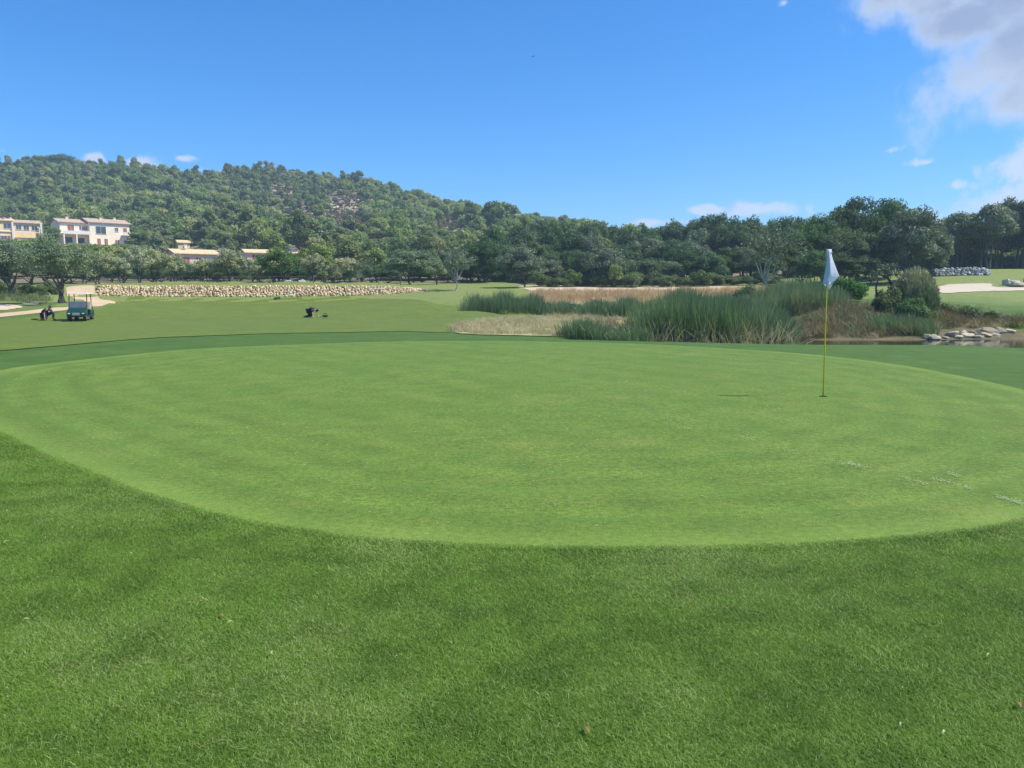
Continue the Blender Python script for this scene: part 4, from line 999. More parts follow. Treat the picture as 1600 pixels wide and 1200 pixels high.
# ------------------------------------------------------------------ reeds and tall grasses (stuff)
def blade_tuft(r, n, H, W_, w_, bend, mat, seedheads=0.0, name='tuft'):
    """n curved blades of grass or reed in a W_ wide tuft"""
    b0 = np.column_stack([r.uniform(-W_/2, W_/2, n), r.uniform(-W_/2, W_/2, n), np.zeros(n)])
    h = H * (1 - 0.6 * r.random(n) ** 1.6) * 1.12; a = r.uniform(0, 6.28, n); bd = np.abs(r.normal(bend, bend * 0.6, n)) * h
    d = np.column_stack([np.cos(a), np.sin(a), np.zeros(n)]); side = np.column_stack([-np.sin(a + r.normal(0, .8, n)), np.cos(a), np.zeros(n)]); side /= np.linalg.norm(side, axis=1, keepdims=True)
    Vs = []
    for f, wf in ((0, 1.0), (0.5, 0.85), (0.85, 0.5), (1.0, 0.05)):
        c = b0 + d * (bd * f ** 2.0)[:, None] + np.array([0, 0, 1]) * (h * (f - 0.12 * bend * f ** 3))[:, None]
        Vs += [c - side * (w_ * wf / 2), c + side * (w_ * wf / 2)]
    V = np.stack(Vs, 1).reshape(-1, 3); base = np.arange(n)[:, None] * 8
    Fs = np.concatenate([base + np.array([0, 1, 3, 2]), base + np.array([2, 3, 5, 4]), base + np.array([4, 5, 7, 6])])
    T = np.repeat(r.random(n), 8)
    return mesh_np(name, V, Fs, False, mat, T)
def bed(name, P, step, protos, s=(0.8, 1.2), label=None, cat=None, base=None, lean=0.05, keep=1.0, hfun=None, seed=3):
    rr = np.random.default_rng(seed); P = np.asarray(P, float); lo, hi = P.min(0), P.max(0)
    x, y = jitter_grid(lo, hi, step, rr); k = inside(P, x, y) & (rr.random(len(x)) < keep); x, y = x[k], y[k]; n = len(x)
    z = height(x, y)
    if base is not None: z = np.maximum(z, base)
    sc_ = rr.uniform(s[0], s[1], n); sz_ = sc_ * (hfun(x, y) if hfun else 1.0)
    return scatter(name, np.column_stack([x, y, z]), np.column_stack([rr.normal(0, lean, n), rr.normal(0, lean, n), rr.uniform(0, 6.28, n)]), np.column_stack([sc_, sc_, sz_]), rr.integers(0, len(protos), n), protos, label, cat)
def wpoly(pts): return [at(px, 500, D)[:2] for px, D in pts]
rr = np.random.default_rng(21)
REED = [blade_tuft(rr, 46, 2.5, 0.9, 0.030, 0.16, M_REED) for _ in range(4)]
REEDP = [blade_tuft(rr, 36, 2.0, 0.8, 0.028, 0.2, M_REED2) for _ in range(2)]
DEAD = [blade_tuft(rr, 18, 1.1, 0.9, 0.022, 0.45, M_DRY) for _ in range(2)]
big_reeds = smooth_poly(wpoly([(992, 37), (1010, 35.5), (1100, 34.5), (1190, 34.5), (1228, 36), (1236, 40), (1195, 47), (1120, 50), (1040, 47), (1000, 42)]), 4)
def hf(x, y):
    px = 800 + F_PX * x / y
    return 0.86 * np.interp(px, [985, 1010, 1040, 1075, 1110, 1150, 1200, 1240], [0.50, 0.80, 0.95, 1.06, 1.02, 0.90, 0.80, 0.55]) * (1 + 0.06 * np.sin(px * 0.09))
bed('reed_bed', big_reeds, 0.36, REED, (0.85, 1.12), 'tall dense green reeds standing in the pond behind the green', 'reeds', Wz - 0.1, 0.06, hfun=hf)
bed('dead_reed_stalks', smooth_poly(wpoly([(1010, 34.8), (1100, 33.8), (1190, 33.8), (1236, 35), (1240, 37), (1190, 36), (1100, 35.4), (1020, 36)]), 4), 0.42, DEAD, (0.8, 1.3), 'pale bent dead stalks along the foot of the tall reeds', 'dead reeds', Wz, 0.35)
far_reeds = smooth_poly(wpoly([(722, 60), (760, 59), (830, 59), (900, 58), (980, 57), (1010, 60), (990, 66), (900, 68), (800, 68), (740, 65)]), 4)
def hf2(x, y):
    px = 800 + F_PX * x / y
    return np.interp(px, [715, 745, 800, 845, 870, 900, 930, 1010], [0.30, 0.72, 0.76, 0.60, 0.50, 0.46, 0.54, 0.62]) * (1 + 0.16 * np.sin(px * 0.13))
bed('reed_bed', far_reeds, 0.5, REED, (0.85, 1.1), 'low band of green reeds beyond the dry grass bank', 'reeds', -0.9, 0.08, hfun=hf2)
bed('reed_bed', smooth_poly(wpoly([(1120, 60), (1180, 56), (1240, 54), (1290, 54), (1330, 57), (1310, 62), (1240, 66), (1150, 68)]), 4), 0.5, REEDP + REED[:1], (0.75, 1.05), 'grey-green rushes on the far bank left of the flag', 'reeds', None, 0.08, hfun=lambda x, y: np.interp(800 + F_PX * x / y, [1120, 1180, 1240, 1300, 1340], [0.5, 0.75, 0.95, 0.7, 0.3]))
SEDGE = [blade_tuft(rr, 60, 0.85, 0.6, 0.018, 0.3, M_REED) for _ in range(2)]
SEDGEB = [blade_tuft(rr, 60, 1.0, 0.6, 0.016, 0.3, M_BROWN) for _ in range(2)]
bed('sedge', smooth_poly(wpoly([(880, 33), (925, 31.5), (1000, 31.5), (1010, 35), (990, 38), (930, 36), (890, 35)]), 4), 0.35, SEDGE, (0.7, 1.15), 'low green sedge at the near edge of the dry bank', 'sedge', None, 0.15, hfun=lambda x, y: np.interp(800 + F_PX * x / y, [880, 910, 950, 1010], [0.7, 1.0, 0.55, 0.95]))
bed('sedge', smooth_poly(wpoly([(885, 35.5), (930, 36.5), (985, 38), (1005, 42), (960, 43), (900, 38)]), 4), 0.6, SEDGEB, (0.5, 0.9), 'brown tufted grass behind the low green sedge', 'dry grass', None, 0.15, keep=0.6)
bed('waterside_plants', smooth_poly(wpoly([(1360, 44), (1400, 43), (1460, 43), (1450, 45.5), (1400, 46.5), (1365, 46)]), 4), 0.38, SEDGE, (0.7, 1.2), 'green rushes at the water edge left of the pale rocks', 'rushes', Wz, 0.15)
FLW = [blade_tuft(rr, 60, 0.55, 0.6, 0.030, 0.5, M_FLOWER) for _ in range(2)]
bed('yellow_flowers', smooth_poly(wpoly([(790, 55.5), (840, 54), (880, 53.2), (900, 54), (850, 56), (800, 57.5)]), 4), 0.6, FLW, (0.6, 1.1), 'yellow flowering weeds in front of the low reeds', 'flowers', None, 0.2)
bed('yellow_flowers', smooth_poly(wpoly([(915, 51.5), (990, 50), (1000, 51), (950, 53.5)]), 4), 0.7, FLW, (0.5, 0.9), 'patch of yellow weeds at the right end of the low reeds', 'flowers', None, 0.2)
bed('yellow_flowers', smooth_poly(wpoly([(1560, 46.5), (1640, 46), (1640, 49), (1570, 49)]), 4), 0.7, FLW, (0.5, 0.9), 'yellow-green weeds on the bank at the right edge', 'flowers', None, 0.2)
DG = [blade_tuft(rr, 90, 0.35, 0.8, 0.014, 0.9, M_DRY) for _ in range(3)]
bed('dry_grass', DP, 0.55, DG, (0.5, 1.0), 'flattened straw-coloured grass over the bank behind the green', 'dry grass', None, 0.2)
RG = [blade_tuft(rr, 70, 0.75, 1.0, 0.020, 0.4, M_RUST) for _ in range(3)]
bed('rusty_grass', RP, 0.7, RG, (0.6, 1.1), 'rust-coloured dry grass between the far sand and the low reeds', 'dry grass', None, 0.15)
BG = [blade_tuft(rr, 80, 0.7, 0.9, 0.018, 0.6, M_BROWN) for _ in range(3)]
BPG = smooth_poly(wpoly([(1245, 42.2), (1300, 42.3), (1380, 42.4), (1430, 42.7), (1455, 44.6), (1480, 45.2), (1560, 46), (1600, 46.4), (1640, 47), (1560, 50), (1480, 55), (1400, 56), (1330, 57), (1290, 55), (1245, 50)]), 4)
bed('brown_grass', BPG, 0.5, BG + [DG[0]], (0.5, 1.15), 'brown and olive rough grass on the far bank of the pond', 'rough grass', None, 0.25, keep=0.9)
NG = [blade_tuft(rr, 60, 0.16, 0.5, 0.010, 0.5, M_BSHRUB) for _ in range(2)]
bed('bank_edge_grass', smooth_poly(wpoly([(1230, 29.0), (1350, 28.2), (1450, 28.0), (1600, 27.6), (1850, 27.5), (1850, 29.5), (1600, 29.2), (1450, 29.2), (1350, 29.6), (1230, 30)]), 4), 0.28, NG + [FLW[0]] * 0, (0.7, 1.4), 'longer unmown grass along the brink of the pond', 'grass', None, 0.2)
WG = [blade_tuft(rr, 50, 0.5, 0.9, 0.02, 0.6, M_SHRUB) for _ in range(2)] 
bed('rough_grass', smooth_poly(wpoly([(-250, 71), (0, 70), (70, 70), (72, 76), (20, 86), (-250, 92)]), 4), 0.7, WG + [DG[1]], (0.7, 1.5), 'tall weeds under the olives at the left edge', 'weeds', None, 0.2)

# ------------------------------------------------------------------ stone walls, rocks
def stones_along(name, pts_b, pts_t, rows, mat, size, parent, seed, cap=True):
    """courses of rough stones between a foot line and a top line (lists of 3D points)"""
    rr = np.random.default_rng(seed); mb = MB(); tl = []
    A = np.array(pts_b); B = np.array(pts_t); L_ = np.linalg.norm(np.diff(A, axis=0), axis=1); cum = np.concatenate([[0], np.cumsum(L_)]); tot = cum[-1]
    def pos(s, f):
        a = np.array([np.interp(s, cum, A[:, k]) for k in range(3)]); b_ = np.array([np.interp(s, cum, B[:, k]) for k in range(3)])
        return a * (1 - f) + b_ * f, b_ - a
    for j in range(rows):
        s = rr.uniform(0, size)
        while s < tot:
            w_ = size * rr.uniform(0.6, 1.5); f = (j + 0.5) / rows
            p, dv = pos(s + w_ / 2, f); hh = max(0.12, np.linalg.norm(dv) / rows) * rr.uniform(0.9, 1.35)
            mb.lump(p + rr.normal(0, 0.04, 3), (w_ * 1.08, size * 1.1, hh * 1.1), rr, 0.2, math.atan2(*(A[-1] - A[0])[[1, 0]]) + rr.normal(0, 0.3)); tl.append(rr.random()); s += w_
    me = mb.mesh(name, mat); a = me.attributes.new('tint', 'FLOAT', 'POINT'); a.data.foreach_set('value', np.repeat(tl, len(ICO[0])).astype(np.float32))
    o = bpy.data.objects.new(name, me); link(o, parent); o['kind'] = 'stuff'; return o
e = empty('stone_wall', tuple(at(400, 464, 91.5))); tag(e, 'long low retaining wall of ochre fieldstones across the end of the fairway', 'wall')
off = np.array(e.location)
bs, ts = [], []
for px in sorted(WALL_TOP):
    b_ = at(px, WALL_BASE[px], 91.2); t_ = at(px, WALL_TOP[px], 92.6)
    b_[2] = min(b_[2], hz(b_[0], b_[1])) - 0.02; bs.append(b_ - off); ts.append(t_ - off)
stones_along('stones', bs, ts, 6, M_WSTONE, 0.33, e, 4)
mb = MB()
for i in range(len(bs) - 1):
    a0, a1, c0, c1 = bs[i].copy(), bs[i+1].copy(), ts[i].copy(), ts[i+1].copy()
    for q in (a0, a1): q[2] -= 0.4; q[1] += 0.12
    for q in (c0, c1): q[1] += 0.12; q[2] -= 0.05
    d0, d1 = c0 + np.array([0, 1.2, -0.05]), c1 + np.array([0, 1.2, -0.05]); e0, e1 = a0 + np.array([0, 2.2, 0]), a1 + np.array([0, 2.2, 0])
    mb.raw([a0, a1, c1, c0, d0, d1, e0, e1], [(0, 1, 2, 3), (3, 2, 5, 4), (4, 5, 7, 6)])
mb.build('earth_core', M_WSTONE, e)
tree_px('shrub', 433, 462, 90.8, 11, 'low weed growing at the foot of the ochre stone wall', k=0, sink=0.28)
# dry stone wall on the right
e = empty('stone_wall', tuple(at(1505, 431, 91))); tag(e, 'dry stone wall of grey boulders in front of the right-hand wood', 'wall'); off = np.array(e.location)
bs, ts = [], []
for px, b_, t_ in [(1458, 430, 422), (1470, 431, 419), (1490, 431.5, 419), (1510, 431, 418.5), (1530, 430, 417.5), (1537, 428.5, 418.5), (1545, 426, 423)]:
    q = at(px, b_, 90.5); q[2] = min(q[2], hz(q[0], q[1]) + 0.05); bs.append(q - off); ts.append(at(px, t_, 91.2) - off)
stones_along('stones', bs, ts, 4, M_GSTONE, 0.34, e, 9)
mb = MB()
for i in range(len(bs) - 1):
    a0, a1, c0, c1 = bs[i] + np.array([0, .2, -.2]), bs[i+1] + np.array([0, .2, -.2]), ts[i] + np.array([0, .15, -.1]), ts[i+1] + np.array([0, .15, -.1])
    mb.raw([a0, a1, c1, c0, c0 + np.array([0, .5, 0]), c1 + np.array([0, .5, 0]), a0 + np.array([0, .9, 0]), a1 + np.array([0, .9, 0])], [(0, 1, 2, 3), (3, 2, 5, 4), (4, 5, 7, 6)])
mb.build('rubble_core', M_GSTONE, e)
def rock(name, px, py, D, size, label, mat, group=None, seed=0, sub=ICO2, zoff=0.0):
    rr = np.random.default_rng(seed); p = at(px, py, D); z = max(hz(p[0], p[1]), Wz - 0.05) + size[2] * 0.22
    V, Fs = sub; V = V.copy()
    for _ in range(9):
        d = rr.normal(0, 1, 3); d /= np.linalg.norm(d); V -= np.maximum(0, V @ d - rr.uniform(0.45, 0.75))[:, None] * d * 0.9
    V = V * (1 + 0.26 * (rr.random((len(V), 1)) - 0.5)) * 1.2 * np.array(size) / 2
    me = mesh_np(name, V, Fs, False, mat, np.full(len(V), rr.random()))
    o = bpy.data.objects.new(name, me); link(o); o.location = (p[0], p[1], z); o.rotation_euler = (0, 0, rr.uniform(0, 3)); return tag(o, label, 'rock', group)
rock('boulder', 1572, 434, 80, (0.9, 0.9, 0.95), 'pale upright boulder at the left of the boulder heap by the right edge', M_LIME, seed=1)
rock('boulder', 1586, 429, 81.5, (1.6, 1.0, 0.6), 'long flat boulder at the back of the heap by the right edge', M_GSTONE, seed=2)
rock('boulder', 1592, 439, 78.5, (1.5, 1.1, 0.8), 'rounded pale boulder at the front of the heap by the right edge', M_LIME, seed=3)
rock('boulder', 1581, 438.5, 79, (0.8, 0.8, 0.6), 'small boulder wedged between the bigger ones at the right edge', M_GSTONE, seed=4)
rock('boulder', 1608, 434, 80, (1.6, 1.3, 1.0), 'boulder cut by the right edge of the picture', M_GSTONE, seed=5)
PR = [(1447, 528, 42.2, .8, .30), (1456, 529, 42.0, .9, .34), (1466, 529.5, 42, .7, .26), (1490, 524, 43.2, 1.2, .42), (1503, 523, 43.4, .9, .40), (1512, 526, 43.0, 1.1, .34), (1524, 524, 43.4, 1.0, .40), (1533, 520, 44.0, 1.2, .42),
      (1545, 522, 43.8, 1.3, .42), (1556, 521, 44, 1.1, .44), (1566, 522, 44, 1.0, .36), (1540, 526, 43.2, 1.2, .28), (1556, 527, 43.2, 1.0, .24), (1578, 520, 44.2, 1.0, .28), (1498, 528, 42.7, .9, .2), (1525, 528.5, 42.8, 1.0, .2), (1478, 529, 42.4, .6, .2),
      (1262, 521, 43.5, .8, .22), (1275, 523, 43.2, .9, .24), (1288, 521, 43.6, .7, .2), (1300, 519, 43.8, .8, .2), (1262, 527, 42.6, .7, .18)]
for i, (px, py, D, sx_, sz_) in enumerate(sorted(PR)):
    lab = 'pale rock at the far water edge, %s from the left' % ORD[max(0, i - 5)] if px > 1400 else 'small pale rock in the grass left of the flagstick, %s from the left' % ORD[i]
    rock('shore_rock', px, py, D, (sx_ * .72, sx_ * 0.55, sz_ * 1.25), lab, M_LIME, 'pale rocks along the far shore' if px > 1400 else 'small pale rocks left of the flagstick', seed=20 + i)
# rubble and rocks under the trees above the wall
for i, (px, D, s) in enumerate([(380, 101, .8), (432, 104, 1.2), (441, 105, .9), (452, 104, 1.5), (462, 106, 1.1), (473, 105, 1.6), (486, 106, 1.0), (505, 106, .8)]):
    q = at(px, 440, D); zz = hz(q[0], q[1])
    o = rock('rock', px, 440, D, (s, s * .8, s * .6), 'greyish rock under the carob and olives, %s from the left' % ORD[i], M_GSTONE, 'rocks under the carob', seed=60 + i); o.location.z = zz + s * 0.15
# wire fence above the wall
M_POST = plain('grey_post', (0.16, 0.14, 0.12), 0.9)
e = empty('wire_fence', tuple(at(300, 446, 94.4))); tag(e, 'thin wire fence on short dark posts above the ochre stone wall', 'fence'); off = np.array(e.location)
pm = None; tops = []
for px in range(150, 640, 34):
    q = at(px, 446, 94.4); z = hz(q[0], q[1]); base = np.array([q[0], q[1], z - 0.1]) - off
    if pm is None: pm = MB().tube([(0, 0, 0), (0, 0, 0.95)], 0.035, 6).mesh('post', M_POST)
    po = bpy.data.objects.new('post', pm); link(po, e); po.location = base; tops.append(base)
mb = MB()
for hgt in (0.45, 0.85): mb.tube([t_ + np.array([0, 0, hgt]) for t_ in tops], 0.012, 4)
mb.build('wire', M_POST, e)

# ------------------------------------------------------------------ flagstick, hole, flag
fx, fy = flat(1286, 620); fz = hz(fx, fy) + 0.006
M_YEL = plain('yellow_fibreglass', (0.726, 0.575, 0.030), 0.35, var=0.05, spec=0.5)
M_CUP = plain('cup_liner', (0.55, 0.55, 0.52), 0.6)
m, t, b, o_ = new_mat('flag_cloth')
b.inputs['Base Color'].default_value = (0.72, 0.77, 0.90, 1); b.inputs['Roughness'].default_value = 0.8
g = t.add('ShaderNodeTexCoord').outputs['Object']
bp = t.add('ShaderNodeBump'); bp.inputs['Strength'].default_value = 0.5; bp.inputs['Distance'].default_value = 0.01
t.link(t.noise(g, 18, 3, 0.6, 0.8), bp.inputs['Height']); t.link(bp.outputs[0], b.inputs['Normal'])
tr = t.add('ShaderNodeBsdfTranslucent'); tr.inputs['Color'].default_value = (0.70, 0.74, 0.84, 1); mx = t.add('ShaderNodeMixShader'); mx.inputs[0].default_value = 0.4
t.link(b.outputs[0], mx.inputs[1]); t.link(tr.outputs[0], mx.inputs[2]); t.link(mx.outputs[0], o_.inputs[0]); M_FLAG = m
top = at(1294, 391, fy); tv = np.array(top) - np.array([fx, fy, fz])
e = empty('flagstick', (fx, fy, fz)); tag(e, 'yellow flagstick with a limp white flag standing in the hole', 'flagstick')
MB().tube([(0, 0, -0.10), tuple(tv * 0.35), tuple(tv * 0.7), tuple(tv)], [0.0095, 0.0095, 0.008, 0.0065], 10).build('pole', M_YEL, e, True)
MB().tube([tuple(tv * 0.995), tuple(tv * 1.006)], 0.011, 10).build('pole_cap', M_CUP, e, True)
# the flag: cloth gathered at the top corner, widening downwards, folded hem at the bottom
def P3(px, py, dy): return np.array(at(px, py, fy + dy)) - np.array([fx, fy, fz])
rows = [(389.5, 1291.6, 1299.6), (394, 1291.6, 1299.0), (400, 1291.8, 1299.8), (408, 1291.3, 1302.3), (416, 1290.3, 1305.2), (424, 1288.9, 1308.2), (430, 1287.6, 1310.8), (434, 1286.9, 1309.2), (439, 1286.0, 1305.0), (443.5, 1285.1, 1301.2), (444.8, 1285.0, 1290.5)]
n = 17; V = []
for i, (py, x0, x1) in enumerate(rows):
    for j in range(n):
        f = j / (n - 1); px = x0 + (x1 - x0) * f
        dy = -0.022 - 0.030 * math.sin(f * math.pi) * (0.4 + i / 10) + 0.016 * math.sin(f * 8 + i * 0.35) * min(1, i / 4) + 0.06 * max(0, f - 0.8) * 5 * 0.3
        V.append(P3(px, py + (-1.2 * math.sin(f * math.pi) if i == len(rows) - 1 else 0), dy))
Fs = [(i*n+j, (i+1)*n+j, (i+1)*n+j+1, i*n+j+1) for i in range(len(rows)-1) for j in range(n-1)]
fl = MB().raw(V, Fs).build('flag', M_FLAG, e, True); sm_ = fl.modifiers.new('solid', 'SOLIDIFY'); sm_.thickness = 0.002
# the lower flap that hangs behind the hem
rows2 = [(442.6, 1285.8, 1301.5), (446, 1287.8, 1299.9), (449.5, 1291.0, 1298.0), (453.2, 1294.4, 1296.0)]
V = [P3(x0 + (x1 - x0) * j / 8, py - (0.8 * math.sin(j / 8 * math.pi) if i == 0 else 0), 0.006 + 0.022 * math.sin(j / 8 * 3) + 0.012 * i) for i, (py, x0, x1) in enumerate(rows2) for j in range(9)]
Fs = [(i*9+j, (i+1)*9+j, (i+1)*9+j+1, i*9+j+1) for i in range(3) for j in range(8)]
f2 = MB().raw(V, Fs).build('flag_fold', M_FLAG, e, True); sm_ = f2.modifiers.new('solid', 'SOLIDIFY'); sm_.thickness = 0.002
MB().tube([tuple(tv * 0.985 + np.array([-.016, -.01, 0])), tuple(tv * 0.985 + np.array([.05, -.014, .004]))], 0.010, 8).build('flag_sleeve', M_FLAG, e, True)
# the hole: flat disc painted with the dark of its shaded inside, rim just above the turf sheet
m, t, b, o_ = new_mat('cup_shade'); b.inputs['Base Color'].default_value = (0.012, 0.016, 0.008, 1); b.inputs['Roughness'].default_value = 0.95; M_HOLE = m
c = empty('golf_hole', (fx, fy, fz)); tag(c, 'round hole in the green with the flagstick standing in it', 'hole')
q = np.linspace(0, 2*math.pi, 29)[:-1]; Rh = 0.054
MB().raw([(Rh*math.cos(a), Rh*math.sin(a), 0.004) for a in q], [tuple(range(28))]).build('cup_shade_disc', M_HOLE, c)
ring = MB().raw([(Rh*math.cos(a), Rh*math.sin(a), 0.005) for a in q] + [((Rh+.004)*math.cos(a), (Rh+.004)*math.sin(a), 0.001) for a in q], [(i, (i+1) % 28, (i+1) % 28 + 28, i+28) for i in range(28)]).build('cup_rim', M_HOLE, c)

# ------------------------------------------------------------------ golf cart
M_GPAINT = plain('dark_green_paint', (0.007, 0.051, 0.037), 0.22, var=0.05, spec=0.6)
M_BLACK = plain('black_plastic', (0.018, 0.018, 0.020), 0.5)
M_TYRE = plain('tyre_rubber', (0.022, 0.022, 0.022), 0.85)
M_RIM = plain('steel_rim', (0.45, 0.46, 0.47), 0.35, metal=0.6)
M_CREAM = plain('cream_roof', (0.66, 0.63, 0.56), 0.5)
M_SCREEN = plain('folded_windscreen', (0.15, 0.16, 0.19), 0.25, spec=0.6)
M_SEAT = plain('beige_vinyl', (0.42, 0.38, 0.31), 0.6)
M_PLATE = plain('grey_plate', (0.30, 0.33, 0.36), 0.5)
M_LAMP = plain('lamp_lens', (0.55, 0.57, 0.58), 0.15, spec=0.8)
cx, cy = hit(127, 501); cart = empty('golf_cart', (cx, cy, hz(cx, cy) + 0.02), math.radians(15)); tag(cart, 'dark green golf cart with a cream roof parked on the fairway', 'golf cart')
# front is local -Y; x across
def prism_x(prof, x0, x1):
    n = len(prof); V = [(x0, a, b_) for a, b_ in prof] + [(x1, a, b_) for a, b_ in prof]
    return MB().raw(V, [tuple(range(n)), tuple(range(2*n-1, n-1, -1))] + [(i, i+n, (i+1) % n+n, (i+1) % n) for i in range(n)])
body = prism_x([(-1.18, 0.30), (-1.22, 0.46), (-1.16, 0.62), (-0.86, 0.80), (-0.60, 0.90), (-0.55, 0.86), (-0.52, 0.36), (0.22, 0.36), (0.22, 0.30)], -0.58, 0.58).build('front_cowl', M_GPAINT, cart, bevel=0.045)
prism_x([(0.22, 0.24), (0.22, 0.70), (0.95, 0.74), (1.16, 0.66), (1.20, 0.36), (1.1, 0.24)], -0.58, 0.58).build('rear_body', M_GPAINT, cart, bevel=0.05)
prism_x([(-0.52, 0.24), (-0.52, 0.33), (0.22, 0.33), (0.22, 0.24)], -0.60, 0.60).build('floor', M_BLACK, cart)
MB().box((0, -1.23, 0.33), (1.12, 0.10, 0.12)).build('bumper', M_BLACK, cart, bevel=0.03)
MB().box((0, -1.235, 0.47), (0.46, 0.03, 0.17)).build('front_plate', M_PLATE, cart, bevel=0.01)
for s in (-1, 1):
    MB().box((s*0.43, -1.19, 0.50), (0.17, 0.05, 0.09)).build('headlight', M_LAMP, cart, bevel=0.015)
wm_t = MB(); 
def torus_profile():
    mb = MB(); prof = [(-0.10, 0.15), (-0.105, 0.20), (-0.08, 0.228), (0, 0.232), (0.08, 0.228), (0.105, 0.20), (0.10, 0.15)]
    N_ = 24; V = []; Fs = []
    for i in range(N_):
        a = 2*math.pi*i/N_
        for x, rr_2 in prof: V.append((x, rr_2*math.cos(a), rr_2*math.sin(a)))
    k = len(prof)
    for i in range(N_):
        for j in range(k-1): Fs.append((i*k+j, i*k+j+1, ((i+1) % N_)*k+j+1, ((i+1) % N_)*k+j))
    return mb.raw(V, Fs)
TYRE = torus_profile().mesh('tyre', M_TYRE, True); RIM = MB().tube([(-0.085, 0, 0), (0.085, 0, 0)], 0.152, 20).tube([(-0.10, 0, 0), (0.10, 0, 0)], 0.045, 10).mesh('rim', M_RIM)
for x, y in ((-0.48, -0.84), (0.48, -0.84), (-0.48, 0.80), (0.48, 0.80)):
    wh = empty('wheel', (x, y, 0.232)); wh.parent = cart
    link(bpy.data.objects.new('tyre', TYRE), wh); link(bpy.data.objects.new('rim', RIM), wh)
    MB().prism([(x-0.12, 0.40), (x-0.12, 0.50), (x+0.12, 0.50), (x+0.12, 0.40)], y-0.27, y+0.27).build('fender', M_BLACK, cart, bevel=0.03)
for s in (-1, 1):
    MB().tube([(s*0.55, -0.60, 0.86), (s*0.54, -0.42, 1.80)], 0.030, 8).build('front_strut', M_BLACK, cart)
    MB().tube([(s*0.52, 0.80, 0.72), (s*0.52, 0.66, 1.80)], 0.030, 8).build('rear_strut', M_BLACK, cart)
MB().box((0, 0.12, 1.845), (1.24, 1.56, 0.075), taper=0.96).build('roof', M_CREAM, cart, bevel=0.03)
MB().box((0, -0.565, 1.10), (1.06, 0.025, 0.44), rx=-0.15).build('folded_windscreen', M_SCREEN, cart, bevel=0.01)
MB().box((0, 0.42, 0.79), (1.10, 0.50, 0.14)).build('seat', M_SEAT, cart, bevel=0.04)
MB().box((0, 0.70, 1.08), (1.08, 0.12, 0.42), rx=-0.15).build('backrest', M_SEAT, cart, bevel=0.04)
sw = MB().tube([(0.27 + 0.17*math.cos(a), -0.28 + 0.05*math.sin(a), 1.06 + 0.16*math.sin(a)) for a in np.linspace(0, 2*math.pi, 20)], 0.014, 6, False).tube([(0.27, -0.28, 1.06), (0.27, -0.48, 0.80)], 0.02, 6).build('steering_wheel', M_BLACK, cart, True)
MB().box((0, -0.50, 0.93), (1.12, 0.14, 0.10)).build('dashboard', M_BLACK, cart, bevel=0.02)
for s in (-1, 1): MB().tube([(s*0.55, 0.22, 0.70), (s*0.56, 0.22, 0.98), (s*0.56, 0.56, 0.98), (s*0.55, 0.60, 0.72)], 0.018, 6).build('armrest', M_CREAM, cart, True)
MB().box((0, 1.22, 0.58), (0.9, 0.30, 0.04)).tube([(-0.45, 1.36, 0.58), (-0.45, 1.30, 1.0), (0.45, 1.30, 1.0), (0.45, 1.36, 0.58)], 0.018, 6).build('bag_rack', M_BLACK, cart)

# ------------------------------------------------------------------ people
M_SKIN = plain('skin', (0.46, 0.29, 0.21), 0.55, var=0.05)
M_HAIR = plain('brown_hair', (0.045, 0.025, 0.015), 0.7)
M_HAIR2 = plain('black_hair', (0.012, 0.010, 0.010), 0.7)
M_SHIRT = plain('dark_green_shirt', (0.008, 0.022, 0.020), 0.8)
M_SHIRT2 = plain('navy_shirt', (0.012, 0.018, 0.055), 0.8)
M_TROU = plain('navy_trousers', (0.010, 0.014, 0.045), 0.85)
M_SHOE = plain('black_shoe', (0.012, 0.012, 0.014), 0.6)
def skin_mesh(name, J, E, mat, parent, grow=1.0, sub=1, root=0):
    keys = list(J); ix = {k_: i for i, k_ in enumerate(keys)}
    me = bpy.data.meshes.new(name); me.from_pydata([J[k_][0] for k_ in keys], [(ix[a], ix[b_]) for a, b_ in E], []); me.update()
    o = bpy.data.objects.new(name, me); C.objects.link(o)
    o.modifiers.new('skin', 'SKIN')
    if not me.skin_vertices: me.skin_vertices.new() if hasattr(me.skin_vertices, 'new') else None
    if not me.skin_vertices:
        bm = _bm.new(); bm.from_mesh(me); bm.verts.layers.skin.verify(); bm.to_mesh(me); bm.free()
    for i, k_ in enumerate(keys):
        rd = J[k_][1]; rd = (rd, rd) if not hasattr(rd, '__len__') else rd
        me.skin_vertices[0].data[i].radius = (rd[0]*grow, rd[1]*grow); me.skin_vertices[0].data[i].use_root = (i == root)
    s_ = o.modifiers.new('sub', 'SUBSURF'); s_.levels = sub; s_.render_levels = sub
    dg = bpy.context.evaluated_depsgraph_get(); m2 = bpy.data.meshes.new_from_object(o.evaluated_get(dg)); 
    o.modifiers.clear(); o.data = m2; m2.materials.clear(); m2.materials.append(mat); m2.polygons.foreach_set('use_smooth', np.ones(len(m2.polygons), bool))
    o.parent = parent; o.name = name; return o
